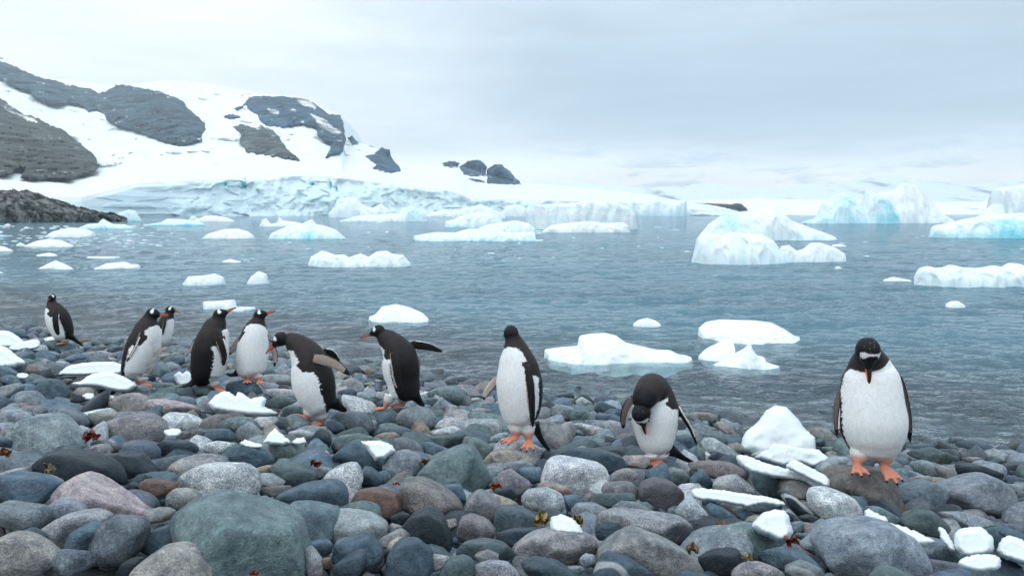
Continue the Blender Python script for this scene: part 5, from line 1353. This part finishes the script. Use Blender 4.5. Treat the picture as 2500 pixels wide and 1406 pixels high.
PG.append(penguin('penguin half hidden behind the stained-belly penguin', ZA, (1600, 850),
    [(1745, 350, 50), (1730, 410, 62), (1700, 500, 92), (1668, 600, 108), (1630, 700, 106), (1600, 780, 78)],
    -20, 1.3, 2.0, (1745, 352, 0), 58, (-12, -2), [([(1690, 450, -80), (1680, 520, -105), (1660, 600, -105), (1640, 680, -90)], 66, 20, -1, 1)],
    [((1600, 790, -20), (1600, 850, -20), -10, 0, 22)], ([(1520, 760, 0), (1490, 810, 0), (1460, 850, 0)], 60, 20), vox=.006, depth=8.4, bb=.85))
PG.append(penguin('penguin with its dark back turned and long tail, beak raised to the right', ZB, (720, 1240),
    [(760, 225, 85), (742, 300, 112), (706, 380, 158), (690, 480, 200), (664, 600, 228), (640, 720, 244), (624, 850, 240), (605, 980, 226), (600, 1080, 196), (640, 1160, 120)],
    24, 1.6, 3.2, (765, 222, 0), 88, (8, 32), [([(755, 520, -175), (790, 640, -215), (825, 780, -205), (815, 920, -185)], 150, 15, -1, 1), ([(420, 560, 60), (370, 680, 90), (310, 780, 110)], 100, 60, -1, 1)],
    [((690, 1150, -20), (715, 1235, -30), -20, -8, 22), ((640, 1150, 40), (650, 1220, 50), 10, 0, 22)], ([(470, 1080, 0), (330, 1190, 0), (95, 1262, 0)], 130, 25), hipw=82))
PG.append(penguin('penguin with its white chest tilted to the camera, head in profile to the right', ZB, (1210, 1110),
    [(1308, 235, 80), (1294, 300, 98), (1268, 390, 148), (1248, 500, 184), (1226, 640, 206), (1212, 780, 214), (1202, 900, 206), (1202, 1000, 182), (1215, 1080, 120)],
    -62, 1.3, 2.9, (1315, 228, 0), 84, (-4, 24), [([(1085, 520, 20), (1010, 610, 30), (950, 690, 30), (895, 768, 20)], 110, 10, 1, 1), ([(1425, 560, 60), (1500, 680, 90), (1530, 800, 90), (1515, 930, 80)], 105, 15, 1, -1)],
    [((1150, 1050, -40), (1145, 1115, -60), -70, 0, 22), ((1290, 1060, -20), (1305, 1130, -40), -60, 0, 22)], ([(1020, 1010, 90), (930, 1040, 120), (850, 1020, 140)], 100, 40), hipw=95, cwd=74))
PG.append(penguin('stooping penguin striding left with flippers swept back', ZC, (745, 1285),
    [(285, 248, 84), (350, 262, 108), (440, 320, 146), (525, 415, 192), (580, 520, 224), (606, 640, 246), (628, 760, 258), (662, 890, 246), (706, 1000, 210), (745, 1090, 165), (780, 1150, 80)],
    196, 1.4, 4.0, (228, 240, 0), 92, (182, -36), [([(640, 470, -190), (760, 490, -235), (920, 560, -250), (1085, 685, -260)], 150, 10, 1, -1), ([(740, 400, 120), (850, 420, 170), (950, 520, 190)], 130, 15, -1, 1)],
    [((590, 1130, -20), (545, 1225, -40), 182, 24, 22), ((720, 1150, 20), (735, 1278, 20), 190, 0, 22)], ([(880, 1020, 0), (960, 1080, 0), (1040, 1118, 0)], 190, 30), hipw=104))
PG.append(penguin('penguin facing left with one flipper stretched out behind it', ZD, (460, 1290),
    [(385, 228, 86), (430, 275, 112), (505, 345, 152), (585, 440, 196), (642, 545, 232), (665, 660, 254), (680, 790, 250), (702, 910, 226), (722, 1020, 212), (738, 1110, 180), (740, 1180, 110)],
    166, 1.5, 3.2, (360, 218, 0), 92, (178, -14), [([(575, 510, -215), (600, 680, -262), (620, 860, -250), (680, 1080, -210)], 150, 12, -1, -1), ([(800, 400, 60), (940, 410, 130), (1090, 440, 170), (1245, 505, 190)], 128, 8, -1, 1)],
    [((530, 1100, -30), (440, 1275, -50), 182, -5, 22), ((700, 1130, 40), (700, 1230, 40), 180, 0, 22)], ([(860, 1100, 0), (930, 1190, 0), (990, 1262, 0)], 170, 25), hipw=78))
PG.append(penguin('tall penguin with beak hidden, white front to camera, centre right', ZE, (450, 1250),
    [(360, 190, 84), (378, 255, 92), (394, 330, 128), (408, 420, 172), (424, 530, 205), (434, 660, 226), (440, 790, 222), (442, 910, 202), (446, 1010, 168), (460, 1100, 112)],
    236, 1.5, 3.6, (352, 178, 10), 84, (112, -38), [([(500, 500, -170), (535, 680, -222), (552, 880, -212), (565, 1100, -165)], 100, 22, -1, -1), ([(225, 610, 60), (170, 680, 60), (110, 760, 50), (78, 832, 40)], 80, 10, 1, -1)],
    [((400, 1080, -40), (405, 1205, -60), 215, -2, 24), ((510, 1090, -20), (528, 1235, -50), 262, -10, 24)], ([(575, 1060, 60), (640, 1200, 70), (735, 1335, 60)], 110, 30), hipw=88, coll=1, vox=.0038))
PG.append(penguin('bent-double penguin preening its belly, crown down', ZF_, (530, 1275),
    [(404, 570, 120, -330), (432, 440, 150, -290), (490, 330, 175, -190), (535, 320, 215, -60), (560, 430, 262, 0), (565, 560, 290, 20), (570, 700, 294, 20), (574, 830, 272, 10), (578, 950, 240, 0), (584, 1060, 195, 0), (590, 1160, 125, 0)],
    246, 2.55, 4.0, (394, 620, -335), 132, (236, -108), [([(275, 430, 20), (200, 560, -10), (165, 690, -20), (165, 815, -20)], 120, 25, 2, 1), ([(820, 470, -40), (900, 620, -60), (1010, 800, -60), (1100, 1015, -60)], 110, 66, 2, 1)],
    [((520, 1150, -60), (525, 1250, -70), 200, -3, 22), ((640, 1150, -20), (650, 1240, -30), 230, 0, 22)], ([(760, 1080, 60), (920, 1180, 90), (1090, 1262, 100)], 150, 40), dirt=.8, hipw=92, vox=.0038, bb=.8))
PG.append(penguin('rightmost penguin facing the camera, chin on chest, on the brown streaked boulder', ZG, (440, 1215),
    [(422, 215, 92, -110), (428, 270, 135, -20), (434, 330, 180, 30), (440, 410, 226, 30), (444, 520, 247, 15), (448, 660, 264, 0), (458, 790, 277, -5), (464, 890, 264, -5), (464, 990, 228, 0), (460, 1070, 182, 0), (456, 1130, 112, 0)],
    271, 0.9, 3.3, (418, 196, -165), 110, (273, -75), [([(215, 480, 90), (165, 640, 60), (145, 780, 40), (152, 935, 30)], 95, 68, 2, 1), ([(672, 420, 60), (718, 590, 40), (757, 780, 20), (782, 985, 10)], 100, 52, 2, -1)],
    [((350, 1070, -40), (325, 1185, -90), 258, -6, 26, 1.1), ((555, 1090, -50), (552, 1190, -90), 280, -22, 24, 1.25)], None, hipw=86, vox=.0036, dirt=.55, bb=1.05, cwd=92, pull=.075))
# two specks of penguins on the far rock point
def copy_tree(o, parent=None):
    c = o.copy(); COL.objects.link(c); c.parent = parent
    for ch in list(o.children): copy_tree(ch, c)
    return c
for (x, y, src, lab) in ((32.5, 470.3, 3, 'tiny far penguin on top of the red rock point, right one'), (28.5, 470.0, 6, 'tiny far penguin on top of the red rock point, left one'), (26, 493, 9, 'tiny far penguin with white front on the slope of the rock point')):
    D = 176.; p = at(x, y, D); c = copy_tree(PG[src]); c.location = tuple(p); tag(c, lab)

haze()
